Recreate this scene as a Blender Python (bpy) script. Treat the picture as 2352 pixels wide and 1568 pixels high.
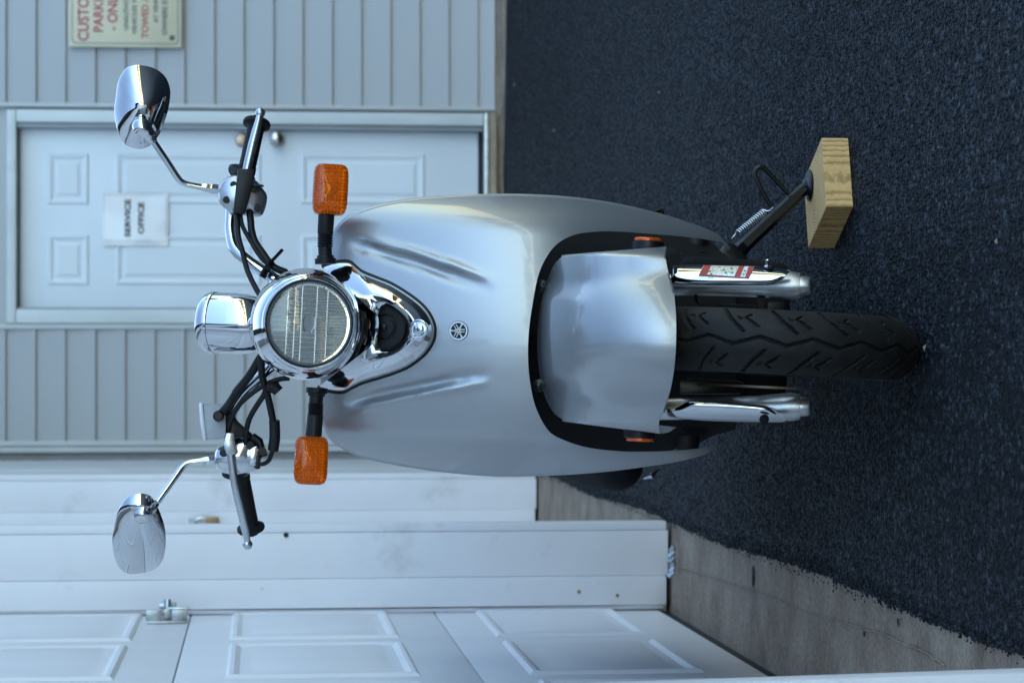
import bpy, bmesh, math, random
import numpy as np
from mathutils import Matrix, Vector
R = math.radians
random.seed(11); rng = np.random.default_rng(11)
scene = bpy.context.scene
for o in list(bpy.data.objects): bpy.data.objects.remove(o)
COL = scene.collection

# ------------------------------------------------------------------ camera, sky, sun, exposure
CAM_H = 1.0; PITCH = math.atan(1017/10102); YAW = math.atan(110/10102); FPX = 5801.0
fwd = Vector((math.sin(YAW)*math.cos(PITCH), math.cos(YAW)*math.cos(PITCH), -math.sin(PITCH)))
rgt = Vector((math.cos(YAW), -math.sin(YAW), 0)); upv = rgt.cross(fwd)
camd = bpy.data.cameras.new('camera'); cam = bpy.data.objects.new('camera', camd); COL.objects.link(cam)
# the photograph was taken in portrait and lies on its side: world up points to picture left
cam.matrix_world = Matrix.Translation((0, 0, CAM_H)) @ Matrix((-upv, rgt, -fwd)).transposed().to_4x4()
camd.sensor_fit = 'HORIZONTAL'; camd.sensor_width = 22.3; camd.lens = 55
camd.clip_start = 0.05; camd.clip_end = 600
camd.dof.use_dof = True; camd.dof.focus_distance = 3.78; camd.dof.aperture_fstop = 6.3
scene.camera = cam
SUN_EL, SUN_AZ = R(13), R(-14)            # azimuth from +Y towards +X
world = bpy.data.worlds.new('World'); scene.world = world; world.use_nodes = True
wn = world.node_tree; wn.nodes.clear()
sky = wn.nodes.new('ShaderNodeTexSky'); sky.sky_type = 'NISHITA'; sky.sun_disc = False
sky.sun_elevation = SUN_EL; sky.sun_rotation = SUN_AZ; sky.air_density = 1.0; sky.dust_density = 0.4; sky.ozone_density = 1.15
bg = wn.nodes.new('ShaderNodeBackground'); bg.inputs['Strength'].default_value = 0.15
wo = wn.nodes.new('ShaderNodeOutputWorld')
wn.links.new(sky.outputs[0], bg.inputs['Color']); wn.links.new(bg.outputs[0], wo.inputs['Surface'])
sund = bpy.data.lights.new('sun', 'SUN'); sund.energy = 2.0; sund.angle = R(0.5); sund.color = (1.0, 0.72, 0.42)
sun = bpy.data.objects.new('sun', sund); COL.objects.link(sun)
sdir = Vector((math.sin(SUN_AZ)*math.cos(SUN_EL), math.cos(SUN_AZ)*math.cos(SUN_EL), math.sin(SUN_EL)))
sun.rotation_euler = sdir.to_track_quat('Z', 'Y').to_euler(); sun.location = (0, 40, 30)
scene.view_settings.view_transform = 'Standard'; scene.view_settings.look = 'None'
scene.view_settings.gamma = 1; scene.view_settings.use_curve_mapping = False
scene.view_settings.exposure = 2.34
scene.cycles.max_bounces = 10; scene.cycles.transmission_bounces = 8; scene.cycles.glossy_bounces = 6
scene.cycles.caustics_reflective = False; scene.cycles.caustics_refractive = True
scene.cycles.sample_clamp_indirect = 6

# ------------------------------------------------------------------ measuring helpers (sight lines of the photograph -> places in the yard)
def sight(x, y): return fwd - upv*((x-1176)/FPX) + rgt*((784-y)/FPX)
CAMP = Vector((0, 0, CAM_H))
def at(x, y, Y): r = sight(x, y); return CAMP + r*(Y/r.y)
def on_x(x, y, X): r = sight(x, y); return CAMP + r*(X/r.x)
def on_z(x, y, z=0): r = sight(x, y); return CAMP + r*((z-CAM_H)/r.z)

# ------------------------------------------------------------------ materials
def nd(nt, t, **k):
    n = nt.nodes.new(t)
    for a, v in k.items(): setattr(n, a, v)
    return n
def material(name, color, rough=0.5, metal=0.0, coat=0.0, coat_rough=0.03, trans=0.0, ior=1.5, var=0.12, vscale=6.0,
             bump=0.0, bscale=200.0, bdist=0.001, rvar=0.1, spec=0.5, stretch=(1, 1, 1), stain=0.0, sscale=1.5):
    m = bpy.data.materials.new(name); m.use_nodes = True; nt = m.node_tree
    p = nt.nodes['Principled BSDF']
    p.inputs['Metallic'].default_value = metal; p.inputs['IOR'].default_value = ior
    p.inputs['Coat Weight'].default_value = coat; p.inputs['Coat Roughness'].default_value = coat_rough
    p.inputs['Transmission Weight'].default_value = trans; p.inputs['Specular IOR Level'].default_value = spec
    tc = nd(nt, 'ShaderNodeTexCoord'); mp = nd(nt, 'ShaderNodeMapping'); mp.inputs['Scale'].default_value = stretch
    nt.links.new(tc.outputs['Object'], mp.inputs['Vector'])
    ns = nd(nt, 'ShaderNodeTexNoise'); ns.inputs['Scale'].default_value = vscale; ns.inputs['Detail'].default_value = 6
    nt.links.new(mp.outputs[0], ns.inputs['Vector'])
    rp = nd(nt, 'ShaderNodeValToRGB'); c = np.array(color)
    rp.color_ramp.elements[0].position = 0.3; rp.color_ramp.elements[1].position = 0.7
    rp.color_ramp.elements[0].color = (*(c*(1-var)), 1); rp.color_ramp.elements[1].color = (*np.minimum(c*(1+var), 0.98), 1)
    nt.links.new(ns.outputs['Fac'], rp.inputs['Fac']); nt.links.new(rp.outputs['Color'], p.inputs['Base Color'])
    if stain:      # sparse blotches of old dirt
        s1 = nd(nt, 'ShaderNodeTexNoise'); s1.inputs['Scale'].default_value = sscale; s1.inputs['Detail'].default_value = 9; s1.inputs['Roughness'].default_value = .68
        nt.links.new(mp.outputs[0], s1.inputs['Vector']); sr = nd(nt, 'ShaderNodeValToRGB'); sr.color_ramp.elements[0].position = .56; sr.color_ramp.elements[1].position = .76
        sr.color_ramp.elements[1].color = (stain, stain, stain, 1); nt.links.new(s1.outputs['Fac'], sr.inputs['Fac'])
        sm = nd(nt, 'ShaderNodeMix', data_type='RGBA'); sm.inputs['B'].default_value = (.21, .17, .12, 1)
        nt.links.new(sr.outputs['Color'], sm.inputs['Factor']); nt.links.new(rp.outputs['Color'], sm.inputs['A']); nt.links.new(sm.outputs['Result'], p.inputs['Base Color'])
    mr = nd(nt, 'ShaderNodeMapRange'); mr.inputs['To Min'].default_value = max(rough*(1-rvar), 0); mr.inputs['To Max'].default_value = rough*(1+rvar)
    nt.links.new(ns.outputs['Fac'], mr.inputs['Value']); nt.links.new(mr.outputs[0], p.inputs['Roughness'])
    if bump:
        n2 = nd(nt, 'ShaderNodeTexNoise'); n2.inputs['Scale'].default_value = bscale; n2.inputs['Detail'].default_value = 4
        nt.links.new(mp.outputs[0], n2.inputs['Vector'])
        b = nd(nt, 'ShaderNodeBump'); b.inputs['Strength'].default_value = bump; b.inputs['Distance'].default_value = bdist
        nt.links.new(n2.outputs['Fac'], b.inputs['Height']); nt.links.new(b.outputs[0], p.inputs['Normal'])
    return m
M = {}
M['paint'] = material('silver metallic paint', (.36, .37, .385), .39, .74, coat=.65, coat_rough=.012, var=.02, vscale=300)
M['chrome'] = material('chrome', (.63, .64, .66), .025, 1.0, var=.02, vscale=20, rvar=.4)
M['alloy'] = material('cast alloy', (.50, .51, .53), .34, .9, var=.06, vscale=60, bump=.1, bscale=900, bdist=.0004)
M['polished'] = material('polished alloy', (.66, .67, .69), .16, 1.0, var=.05, vscale=60, rvar=.3)
M['lever'] = material('satin lever metal', (.55, .56, .58), .28, .95, var=.04, vscale=90)
M['black'] = material('black plastic', (.007, .007, .008), .42, spec=.3, var=.2, vscale=40, bump=.05, bscale=900, bdist=.0003)
M['matt'] = material('matt black plastic', (.006, .006, .006), .8, var=.2, spec=.2)
M['blackmetal'] = material('black painted steel', (.006, .006, .007), .3, spec=.35, var=.3, vscale=60, bump=.08, bscale=300)
M['rubber'] = material('black rubber', (.007, .007, .008), .5, spec=.3, var=.25, vscale=60, bump=.15, bscale=700, bdist=.0004)
M['grip'] = material('knurled grip rubber', (.006, .006, .007), .62, spec=.3, var=.2, bump=.6, bscale=900, bdist=.0008)
M['tyre'] = material('tyre rubber', (.0105, .0102, .010), .66, spec=.3, stain=.10, sscale=22, var=.45, vscale=35, bump=.25, bscale=500, bdist=.0006, rvar=.15)
M['amber'] = material('amber lens plastic', (1.0, .16, .005), .03, trans=.75, ior=1.35, var=.02)
M['amberin'] = material('amber lens cells', (1.0, .92, .75), .2, .35, var=.1, vscale=90)
M['amberdk'] = material('amber reflector', (.75, .10, .01), .15, .2, var=.2, vscale=120, bump=.5, bscale=400)
M['glass'] = material('clear lens glass', (.97, .98, .98), 0.0, trans=1.0, ior=1.35, var=.0)
M['ribglass'] = material('moulded glass ribs', (.95, .96, .97), .04, trans=.75, ior=1.3, var=.0)
M['reflector'] = material('headlamp reflector', (.95, .91, .84), .03, .97, var=.03)
M['bluering'] = material('dark lens gasket', (.07, .08, .088), .4, var=.2)
M['seat'] = material('black vinyl seat', (.02, .02, .021), .45, var=.2, bump=.2, bscale=300)
M['brass'] = material('worn brass', (.30, .19, .09), .42, .6, var=.2, vscale=50)
M['disc'] = material('rusty brake disc steel', (.16, .11, .08), .45, .7, var=.3, vscale=80)
M['spring'] = material('zinc spring steel', (.62, .63, .64), .22, 1.0, var=.05)
M['white'] = material('white painted trim', (.80, .775, .79), .42, var=.035, vscale=3.5, bump=.12, bscale=60, bdist=.002, stain=.35, sscale=5)
M['doorwhite'] = material('white garage door steel', (.775, .755, .77), .40, var=.05, vscale=4, bump=.22, bscale=90, bdist=.002, stretch=(1, 1, .35), stain=.3, sscale=3)
M['siding'] = material('grey vinyl siding', (.425, .42, .42), .45, var=.05, vscale=1.6, bump=.1, bscale=30, bdist=.002, stretch=(.5, 1, 1.2), stain=.55, sscale=1.6)
M['sidingcap'] = material('grey siding trim', (.56, .555, .545), .45, var=.05, vscale=5)
M['officedoor'] = material('pale grey door paint', (.76, .78, .80), .42, var=.03, vscale=3)
M['casing'] = material('off white door casing', (.66, .67, .65), .5, var=.08, vscale=6, stretch=(1, 1, .4), stain=.7, sscale=4)
M['jamb'] = material('shadow grey door jamb', (.32, .34, .35), .5, var=.1)  # grey carries the shadow of the door reveal in its colour
M['dark'] = material('dark rubber and hole shade', (.012, .013, .014), .7, var=.2)  # also paints the shade of holes, recesses, slots and the door gap
M['paper'] = material('white paper in plastic sleeve', (.82, .82, .84), .25, var=.03, vscale=12, coat=.3, bump=.25, bscale=12, bdist=.004)
M['sleeve'] = material('clear plastic sleeve', (.66, .68, .72), .2, var=.03, vscale=8, coat=.4)
M['ink'] = material('black ink', (.02, .02, .022), .5)
M['sign'] = material('cream metal sign', (.66, .58, .40), .4, var=.06, vscale=7)
M['signred'] = material('faded red print', (.42, .045, .06), .5, var=.15, vscale=20)
M['signblack'] = material('faded black print', (.06, .075, .075), .5, var=.15, vscale=20)
M['knob'] = material('satin nickel', (.62, .56, .52), .25, 1.0)
M['copper'] = material('brushed brass lock', (.40, .30, .24), .35, .9)
M['badge'] = material('bright silver badge', (.72, .73, .74), .35, .25, var=.02)
M['tank'] = material('smoky grey translucent plastic', (.42, .45, .49), .3, trans=.25, var=.06, vscale=40)
M['steel'] = material('galvanised steel', (.42, .44, .46), .35, .9, var=.2, vscale=50)
M['stickerred'] = material('red sticker print', (.42, .02, .02), .35, var=.15, vscale=300)
M['sticker'] = material('silver sticker foil', (.55, .56, .55), .28, .5, var=.3, vscale=300)
M['green'] = material('green sticker print', (.02, .22, .10), .4)
M['roof'] = material('grey roof felt', (.10, .10, .10), .9)
M['bark'] = material('bark', (.10, .07, .05), .9, var=.4, vscale=8)
M['soffit'] = material('weathered timber strip', (.33, .25, .17), .7, var=.3, vscale=15)

def asphalt_mat():
    m = bpy.data.materials.new('fresh sealed asphalt'); m.use_nodes = True; nt = m.node_tree; p = nt.nodes['Principled BSDF']
    tc = nd(nt, 'ShaderNodeTexCoord')
    mp = nd(nt, 'ShaderNodeMapping'); nt.links.new(tc.outputs['Object'], mp.inputs['Vector'])
    def noise(sc, det=4, ro=.55):
        n = nd(nt, 'ShaderNodeTexNoise'); n.inputs['Scale'].default_value = sc; n.inputs['Detail'].default_value = det; n.inputs['Roughness'].default_value = ro
        nt.links.new(mp.outputs[0], n.inputs['Vector']); return n
    def vor(sc):
        v = nd(nt, 'ShaderNodeTexVoronoi'); v.inputs['Scale'].default_value = sc; nt.links.new(mp.outputs[0], v.inputs['Vector']); return v
    def math_(op, x, y, z=None):
        m_ = nd(nt, 'ShaderNodeMath', operation=op)
        for i, q in enumerate((x, y, z)):
            if q is None: continue
            if isinstance(q, (int, float)): m_.inputs[i].default_value = q
            else: nt.links.new(q, m_.inputs[i])
        return m_.outputs[0]
    big, small, n1, n2 = vor(92), vor(210), noise(300, 4), noise(1.7, 5)
    sep = nd(nt, 'ShaderNodeSeparateColor'); nt.links.new(big.outputs['Color'], sep.inputs[0])
    h = math_('MULTIPLY_ADD', big.outputs['Distance'], -1.0, math_('MULTIPLY', sep.outputs[0], .75))   # stones of differing height
    h = math_('MULTIPLY_ADD', small.outputs['Distance'], -.35, h); h = math_('MULTIPLY_ADD', n1.outputs['Fac'], .35, h)
    b = nd(nt, 'ShaderNodeBump'); b.inputs['Strength'].default_value = 1.0; b.inputs['Distance'].default_value = .0022
    nt.links.new(h, b.inputs['Height']); nt.links.new(b.outputs[0], p.inputs['Normal'])
    r = nd(nt, 'ShaderNodeValToRGB'); r.color_ramp.elements[0].position = .02; r.color_ramp.elements[1].position = .62
    r.color_ramp.elements[0].color = (.012, .014, .017, 1); r.color_ramp.elements[1].color = (.064, .074, .090, 1)
    nt.links.new(math_('ADD', h, .12), r.inputs['Fac'])  # pits between the stones are darkened in the colour, like shade
    mx = nd(nt, 'ShaderNodeMix', data_type='RGBA', blend_type='MULTIPLY'); mx.inputs['Factor'].default_value = .6
    r2 = nd(nt, 'ShaderNodeValToRGB'); r2.color_ramp.elements[0].position = .35; r2.color_ramp.elements[1].position = .65
    r2.color_ramp.elements[0].color = (.66, .66, .68, 1)
    nt.links.new(n2.outputs['Fac'], r2.inputs['Fac']); nt.links.new(r.outputs[0], mx.inputs['A']); nt.links.new(r2.outputs[0], mx.inputs['B'])
    sep2 = nd(nt, 'ShaderNodeSeparateColor'); nt.links.new(small.outputs['Color'], sep2.inputs[0])
    tone = math_('ADD', math_('MULTIPLY', math_('POWER', sep.outputs[1], 1.3), .50), math_('MULTIPLY', math_('POWER', sep2.outputs[0], 1.5), .35))
    tone = math_('ADD', tone, .58)
    mx2 = nd(nt, 'ShaderNodeMix', data_type='RGBA', blend_type='MULTIPLY'); mx2.inputs['Factor'].default_value = 1
    cmb = nd(nt, 'ShaderNodeCombineColor'); [nt.links.new(tone, cmb.inputs[i]) for i in range(3)]
    nt.links.new(mx.outputs['Result'], mx2.inputs['A']); nt.links.new(cmb.outputs[0], mx2.inputs['B'])
    nt.links.new(mx2.outputs['Result'], p.inputs['Base Color'])
    p.inputs['Roughness'].default_value = .6; p.inputs['Specular IOR Level'].default_value = .12
    return m
M['asphalt'] = asphalt_mat()
def concrete_mat():
    m = bpy.data.materials.new('stained concrete'); m.use_nodes = True; nt = m.node_tree; p = nt.nodes['Principled BSDF']
    tc = nd(nt, 'ShaderNodeTexCoord'); mp = nd(nt, 'ShaderNodeMapping'); mp.inputs['Scale'].default_value = (1.0, 1.25, 1.2)
    nt.links.new(tc.outputs['Object'], mp.inputs['Vector'])
    a = nd(nt, 'ShaderNodeTexNoise'); a.inputs['Scale'].default_value = 6.5; a.inputs['Detail'].default_value = 10; a.inputs['Roughness'].default_value = .68; nt.links.new(mp.outputs[0], a.inputs['Vector'])
    f = nd(nt, 'ShaderNodeTexNoise'); f.inputs['Scale'].default_value = 120; f.inputs['Detail'].default_value = 6; nt.links.new(tc.outputs['Object'], f.inputs['Vector'])
    g = nd(nt, 'ShaderNodeTexNoise'); g.inputs['Scale'].default_value = 5; g.inputs['Detail'].default_value = 4; nt.links.new(tc.outputs['Object'], g.inputs['Vector'])
    r = nd(nt, 'ShaderNodeValToRGB'); e = r.color_ramp.elements; e[0].position = .3; e[1].position = .72
    e[0].color = (.16, .115, .08, 1); e[1].color = (.37, .30, .225, 1); e.new(.5).color = (.275, .205, .15, 1)
    nt.links.new(a.outputs['Fac'], r.inputs['Fac'])
    mx = nd(nt, 'ShaderNodeMix', data_type='RGBA', blend_type='OVERLAY'); mx.inputs['Factor'].default_value = .7
    nt.links.new(r.outputs[0], mx.inputs['A']); nt.links.new(f.outputs['Fac'], mx.inputs['B'])
    nt.links.new(mx.outputs['Result'], p.inputs['Base Color']); p.inputs['Roughness'].default_value = .85
    b = nd(nt, 'ShaderNodeBump'); b.inputs['Strength'].default_value = .5; b.inputs['Distance'].default_value = .003
    nt.links.new(f.outputs['Fac'], b.inputs['Height']); nt.links.new(b.outputs[0], p.inputs['Normal'])
    return m
M['concrete'] = concrete_mat()
def wood_mat(name, rot, light, dark, sc):
    m = bpy.data.materials.new(name); m.use_nodes = True; nt = m.node_tree; p = nt.nodes['Principled BSDF']
    tc = nd(nt, 'ShaderNodeTexCoord'); mp = nd(nt, 'ShaderNodeMapping'); mp.inputs['Rotation'].default_value = rot
    nt.links.new(tc.outputs['Object'], mp.inputs['Vector'])
    w = nd(nt, 'ShaderNodeTexWave'); w.wave_type = 'RINGS'; w.rings_direction = 'Z'; w.inputs['Scale'].default_value = sc
    w.inputs['Distortion'].default_value = 2.2; w.inputs['Detail'].default_value = 3; w.inputs['Detail Scale'].default_value = 1.5
    nt.links.new(mp.outputs[0], w.inputs['Vector'])
    n = nd(nt, 'ShaderNodeTexNoise'); n.inputs['Scale'].default_value = 60; n.inputs['Detail'].default_value = 5; nt.links.new(tc.outputs['Object'], n.inputs['Vector'])
    r = nd(nt, 'ShaderNodeValToRGB'); e = r.color_ramp.elements; e[0].color = (*dark, 1); e[1].color = (*light, 1); e[0].position = .02; e[1].position = .45
    nt.links.new(w.outputs['Fac'], r.inputs['Fac'])
    mx = nd(nt, 'ShaderNodeMix', data_type='RGBA', blend_type='OVERLAY'); mx.inputs['Factor'].default_value = .3
    nt.links.new(r.outputs[0], mx.inputs['A']); nt.links.new(n.outputs['Fac'], mx.inputs['B']); nt.links.new(mx.outputs['Result'], p.inputs['Base Color'])
    b = nd(nt, 'ShaderNodeBump'); b.inputs['Strength'].default_value = .5; b.inputs['Distance'].default_value = .0012
    nt.links.new(w.outputs['Fac'], b.inputs['Height']); nt.links.new(b.outputs[0], p.inputs['Normal']); p.inputs['Roughness'].default_value = .75
    return m
M['wood'] = wood_mat('sawn pine', (0, 0, 0), (.70, .43, .17), (.44, .25, .09), 62)
def leaf_mat():
    m = bpy.data.materials.new('golden autumn leaves'); m.use_nodes = True; nt = m.node_tree; p = nt.nodes['Principled BSDF']
    tc = nd(nt, 'ShaderNodeTexCoord'); n = nd(nt, 'ShaderNodeTexNoise'); n.inputs['Scale'].default_value = .9; n.inputs['Detail'].default_value = 6
    nt.links.new(tc.outputs['Object'], n.inputs['Vector']); r = nd(nt, 'ShaderNodeValToRGB'); e = r.color_ramp.elements
    e[0].position = .35; e[1].position = .65; e[0].color = (.045, .05, .009, 1); e[1].color = (.15, .075, .013, 1)
    nt.links.new(n.outputs['Fac'], r.inputs['Fac']); nt.links.new(r.outputs[0], p.inputs['Base Color']); p.inputs['Roughness'].default_value = .8
    return m
M['leaf'] = leaf_mat()

# ------------------------------------------------------------------ mesh building helpers
SPACE = {}
def tag(o, label=None, cat=None, group=None, kind=None):
    for k, v in (('label', label), ('category', cat), ('group', group), ('kind', kind)):
        if v: o[k] = v
    return o
def thing(name, loc, label, cat, group=None, mat=None):
    o = bpy.data.objects.new(name, None); COL.objects.link(o); o.empty_display_size = .1
    o.matrix_world = mat if mat is not None else Matrix.Translation(loc)
    SPACE[o] = None if mat is not None else Matrix.Translation(-Vector(loc))
    return tag(o, label, cat, group)
class MB:
    def __init__(s): s.v = []; s.f = []
    def add(s, vs, fs):
        b = len(s.v); s.v += [tuple(p) for p in vs]; s.f += [tuple(b+i for i in f) for f in fs]; return s
    def grid(s, P, cu=False, cv=False, flip=False):
        n, m = len(P), len(P[0]); vs = [p for row in P for p in row]; fs = []
        for i in range(n if cu else n-1):
            for j in range(m if cv else m-1):
                q = (i*m+j, ((i+1) % n)*m+j, ((i+1) % n)*m+(j+1) % m, i*m+(j+1) % m)
                fs.append(q[::-1] if flip else q)
        return s.add(vs, fs)
    def loft(s, loops, caps=True):
        n = len(loops[0]); b = len(s.v); s.grid(loops, cv=True)
        if caps:
            s.f.append(tuple(b+i for i in range(n))); k = b+(len(loops)-1)*n
            s.f.append(tuple(k+i for i in reversed(range(n))))
        return s
    def tube(s, pts, r, n=12, caps=True, oval=1.0):
        pts = [Vector(p) for p in pts]; rs = r if hasattr(r, '__len__') else [r]*len(pts)
        t0 = (pts[1]-pts[0]).normalized(); a = t0.orthogonal().normalized(); loops = []
        for i, p in enumerate(pts):
            t = (pts[min(i+1, len(pts)-1)]-pts[max(i-1, 0)]).normalized()
            a = (a-t*a.dot(t)).normalized(); b = t.cross(a)
            loops.append([p+a*math.cos(2*math.pi*k/n)*rs[i]+b*math.sin(2*math.pi*k/n)*rs[i]*oval for k in range(n)])
        return s.loft(loops, caps)
    def lathe(s, prof, mat, n=32, caps=True):
        loops = [[mat @ Vector((r*math.cos(2*math.pi*k/n), r*math.sin(2*math.pi*k/n), h)) for k in range(n)] for r, h in prof]
        return s.loft(loops, caps)
    def box(s, lo, hi, mat=None):
        c = [Vector((x, y, z)) for x in (lo[0], hi[0]) for y in (lo[1], hi[1]) for z in (lo[2], hi[2])]
        if mat: c = [mat @ p for p in c]
        return s.add(c, [(0, 1, 3, 2), (4, 6, 7, 5), (0, 4, 5, 1), (2, 3, 7, 6), (0, 2, 6, 4), (1, 5, 7, 3)])
    def mesh(s, name, mt, smooth=40, bevel=0.0, seg=2, inv=None):
        me = bpy.data.meshes.new(name)
        vs = s.v if inv is None else [inv @ Vector(p) for p in s.v]
        me.from_pydata([tuple(p) for p in vs], [], s.f); bm = bmesh.new(); bm.from_mesh(me)
        bmesh.ops.recalc_face_normals(bm, faces=bm.faces)
        if bevel:
            es = [e for e in bm.edges if len(e.link_faces) == 2 and e.calc_face_angle(0) > R(30)]
            bmesh.ops.bevel(bm, geom=es, offset=bevel, segments=seg, affect='EDGES', clamp_overlap=True, profile=.6)
        bm.to_mesh(me); bm.free(); me.materials.append(mt)
        if smooth: me.shade_smooth(); me.set_sharp_from_angle(angle=R(smooth))
        return me
def part(name, mb, mt, parent=None, smooth=40, bevel=0.0, seg=2, label=None, kind=None):
    inv = SPACE.get(parent)
    me = mb.mesh(name, mt if not isinstance(mt, str) else M[mt], smooth, bevel, seg, inv) if isinstance(mb, MB) else mb
    o = bpy.data.objects.new(name, me); COL.objects.link(o)
    if parent is not None: o.parent = parent; SPACE[o] = inv
    return tag(o, label, kind=kind)
def catmull(pts, k=10, closed=False):
    P = np.array([list(p) for p in pts], float); n = len(P); out = []
    for i in range(n if closed else n-1):
        g = (lambda j: P[j % n]) if closed else (lambda j: P[min(max(j, 0), n-1)])
        p0, p1, p2, p3 = g(i-1), g(i), g(i+1), g(i+2)
        for t in np.linspace(0, 1, k, endpoint=False):
            out.append(.5*((2*p1)+(p2-p0)*t+(2*p0-5*p1+4*p2-p3)*t*t+(3*p1-p0-3*p2+p3)*t**3))
    if not closed: out.append(P[-1])
    return np.array(out)
def resample(P, n, closed=False):
    P = np.array(P, float)
    if closed: P = np.vstack([P, P[:1]])
    L = np.concatenate([[0], np.cumsum(np.linalg.norm(np.diff(P, axis=0), axis=1))])
    s = np.linspace(0, L[-1], n, endpoint=not closed)
    return np.stack([np.interp(s, L, P[:, k]) for k in range(P.shape[1])], 1)
class Spline:
    def __init__(s, xs, ys):
        s.x = x = np.array(xs, float); s.y = y = np.array(ys, float); n = len(x); h = np.diff(x); A = np.eye(n); b = np.zeros(n)
        for i in range(1, n-1): A[i, i-1:i+2] = h[i-1], 2*(h[i-1]+h[i]), h[i]; b[i] = 6*((y[i+1]-y[i])/h[i]-(y[i]-y[i-1])/h[i-1])
        s.m = np.linalg.solve(A, b)
    def __call__(s, v):
        x, y, m = s.x, s.y, s.m; i = int(min(max(np.searchsorted(x, v)-1, 0), len(x)-2)); h = x[i+1]-x[i]; a = (x[i+1]-v)/h; b = 1-a
        if v < x[0] or v > x[-1]:
            k = 0 if v < x[0] else -1; i = 0 if k == 0 else len(x)-2; h = x[i+1]-x[i]; d = (y[i+1]-y[i])/h+(-(2*m[i]+m[i+1])*h/6 if k == 0 else (m[i]+2*m[i+1])*h/6); return float(y[k]+d*(v-x[k]))
        return float(a*y[i]+b*y[i+1]+((a**3-a)*m[i]+(b**3-b)*m[i+1])*h*h/6)
def axis_mat(p, d, roll_ref=None):
    z = Vector(d).normalized(); x = Vector(roll_ref or (1, 0, 0)); x = (x-z*x.dot(z)).normalized(); y = z.cross(x)
    m = Matrix((x, y, z)).transposed().to_4x4(); m.translation = Vector(p); return m
def text_mb(s, x0, z0, w, h, place, depth=.0006, bold=.018):
    """lettering of width w and cap height h; place(u, v, d) puts it"""
    cu = bpy.data.curves.new('lettering', 'FONT'); cu.body = s; cu.extrude = .5; cu.offset = bold; cu.resolution_u = 3
    ob = bpy.data.objects.new('lettering', cu); COL.objects.link(ob); dg = bpy.context.evaluated_depsgraph_get(); dg.update()
    me = bpy.data.meshes.new_from_object(ob.evaluated_get(dg)); v = np.array([tuple(q.co) for q in me.vertices])
    fs = [tuple(p.vertices) for p in me.polygons]; bpy.data.objects.remove(ob)
    lo, hi = v.min(0), v.max(0); bpy.data.meshes.remove(me)
    mb = MB(); mb.add([place(x0+(q[0]-lo[0])/(hi[0]-lo[0])*w, z0+(q[1]-lo[1])/(hi[1]-lo[1])*h, depth*(q[2]+.5)) for q in v], fs)
    return mb

# ================================================================== SETTING
# ground: one wide sheet, the asphalt yard with its ragged edge, the concrete apron before the garage doors
g = MB(); g.box((-260, -260, -.5), (260, 260, -.05)); tag(part('ground', g, 'concrete', smooth=0), kind='structure')
AX = -.376
ys = np.concatenate([[-250, -60, -10, 1.5], np.arange(1.6, 10.4, .006), [12, 60, 250]])
def edge(y):
    if y < 1.6 or y > 10.39: return -.30
    return AX + .006*math.sin(y*3.1) + .0015*math.sin(y*23+1)
jag = rng.normal(0, 1, len(ys)); jag = np.convolve(jag, [.25, .5, .25], 'same'); jag2 = np.convolve(rng.normal(0, 1, len(ys)), np.ones(9)/3, 'same')
ex = [edge(y) + (.0022*jag[i]+.0008*jag2[i] if 1.6 < y < 10.39 else 0) for i, y in enumerate(ys)]
g = MB(); P = []
for i, y in enumerate(ys):
    x = ex[i]; j = jag[i]*.0015
    P.append([(x-.006, y, -.030), (x, y, -.008), (x+.008+j, y, -.002), (x+.03, y, 0), (2, y, 0), (250, y, 0)])
g.grid(P); g.add([(-250, -250, -.004), (-.30, -250, -.004), (-.30, 1.55, -.004), (-250, 1.55, -.004)], [(0, 1, 2, 3)])
tag(part('asphalt_yard', g, 'asphalt', smooth=0), kind='structure')
g = MB()   # crumbs of asphalt along the ragged edge
for k in range(900):
    y = 2.6+7.6*rng.random()**1.3; x = AX-.002+abs(rng.normal(0, .006))*-1; r = .0008+.0018*rng.random()
    c = Vector((x, y, -.011+r*.5)); q = [c+Vector(d)*r*(.7+.6*rng.random()) for d in ((1, 0, 0), (-1, 0, 0), (0, 1, 0), (0, -1, 0), (0, 0, 1), (0, 0, -1))]
    g.add(q, [(0, 2, 4), (2, 1, 4), (1, 3, 4), (3, 0, 4), (2, 0, 5), (1, 2, 5), (3, 1, 5), (0, 3, 5)])
tag(part('asphalt_crumbs', g, 'asphalt', smooth=0), 'loose black crumbs along the ragged asphalt edge', kind='stuff')
g = MB(); N = 120; P = []
for y in np.linspace(1.5, 10.32, N):
    P.append([(x, y, -.010 + .004*(-.38-x)/.2) for x in (-1.2, -.60, -.52, -.45, -.38, -.30)])
g.grid(P)
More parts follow.
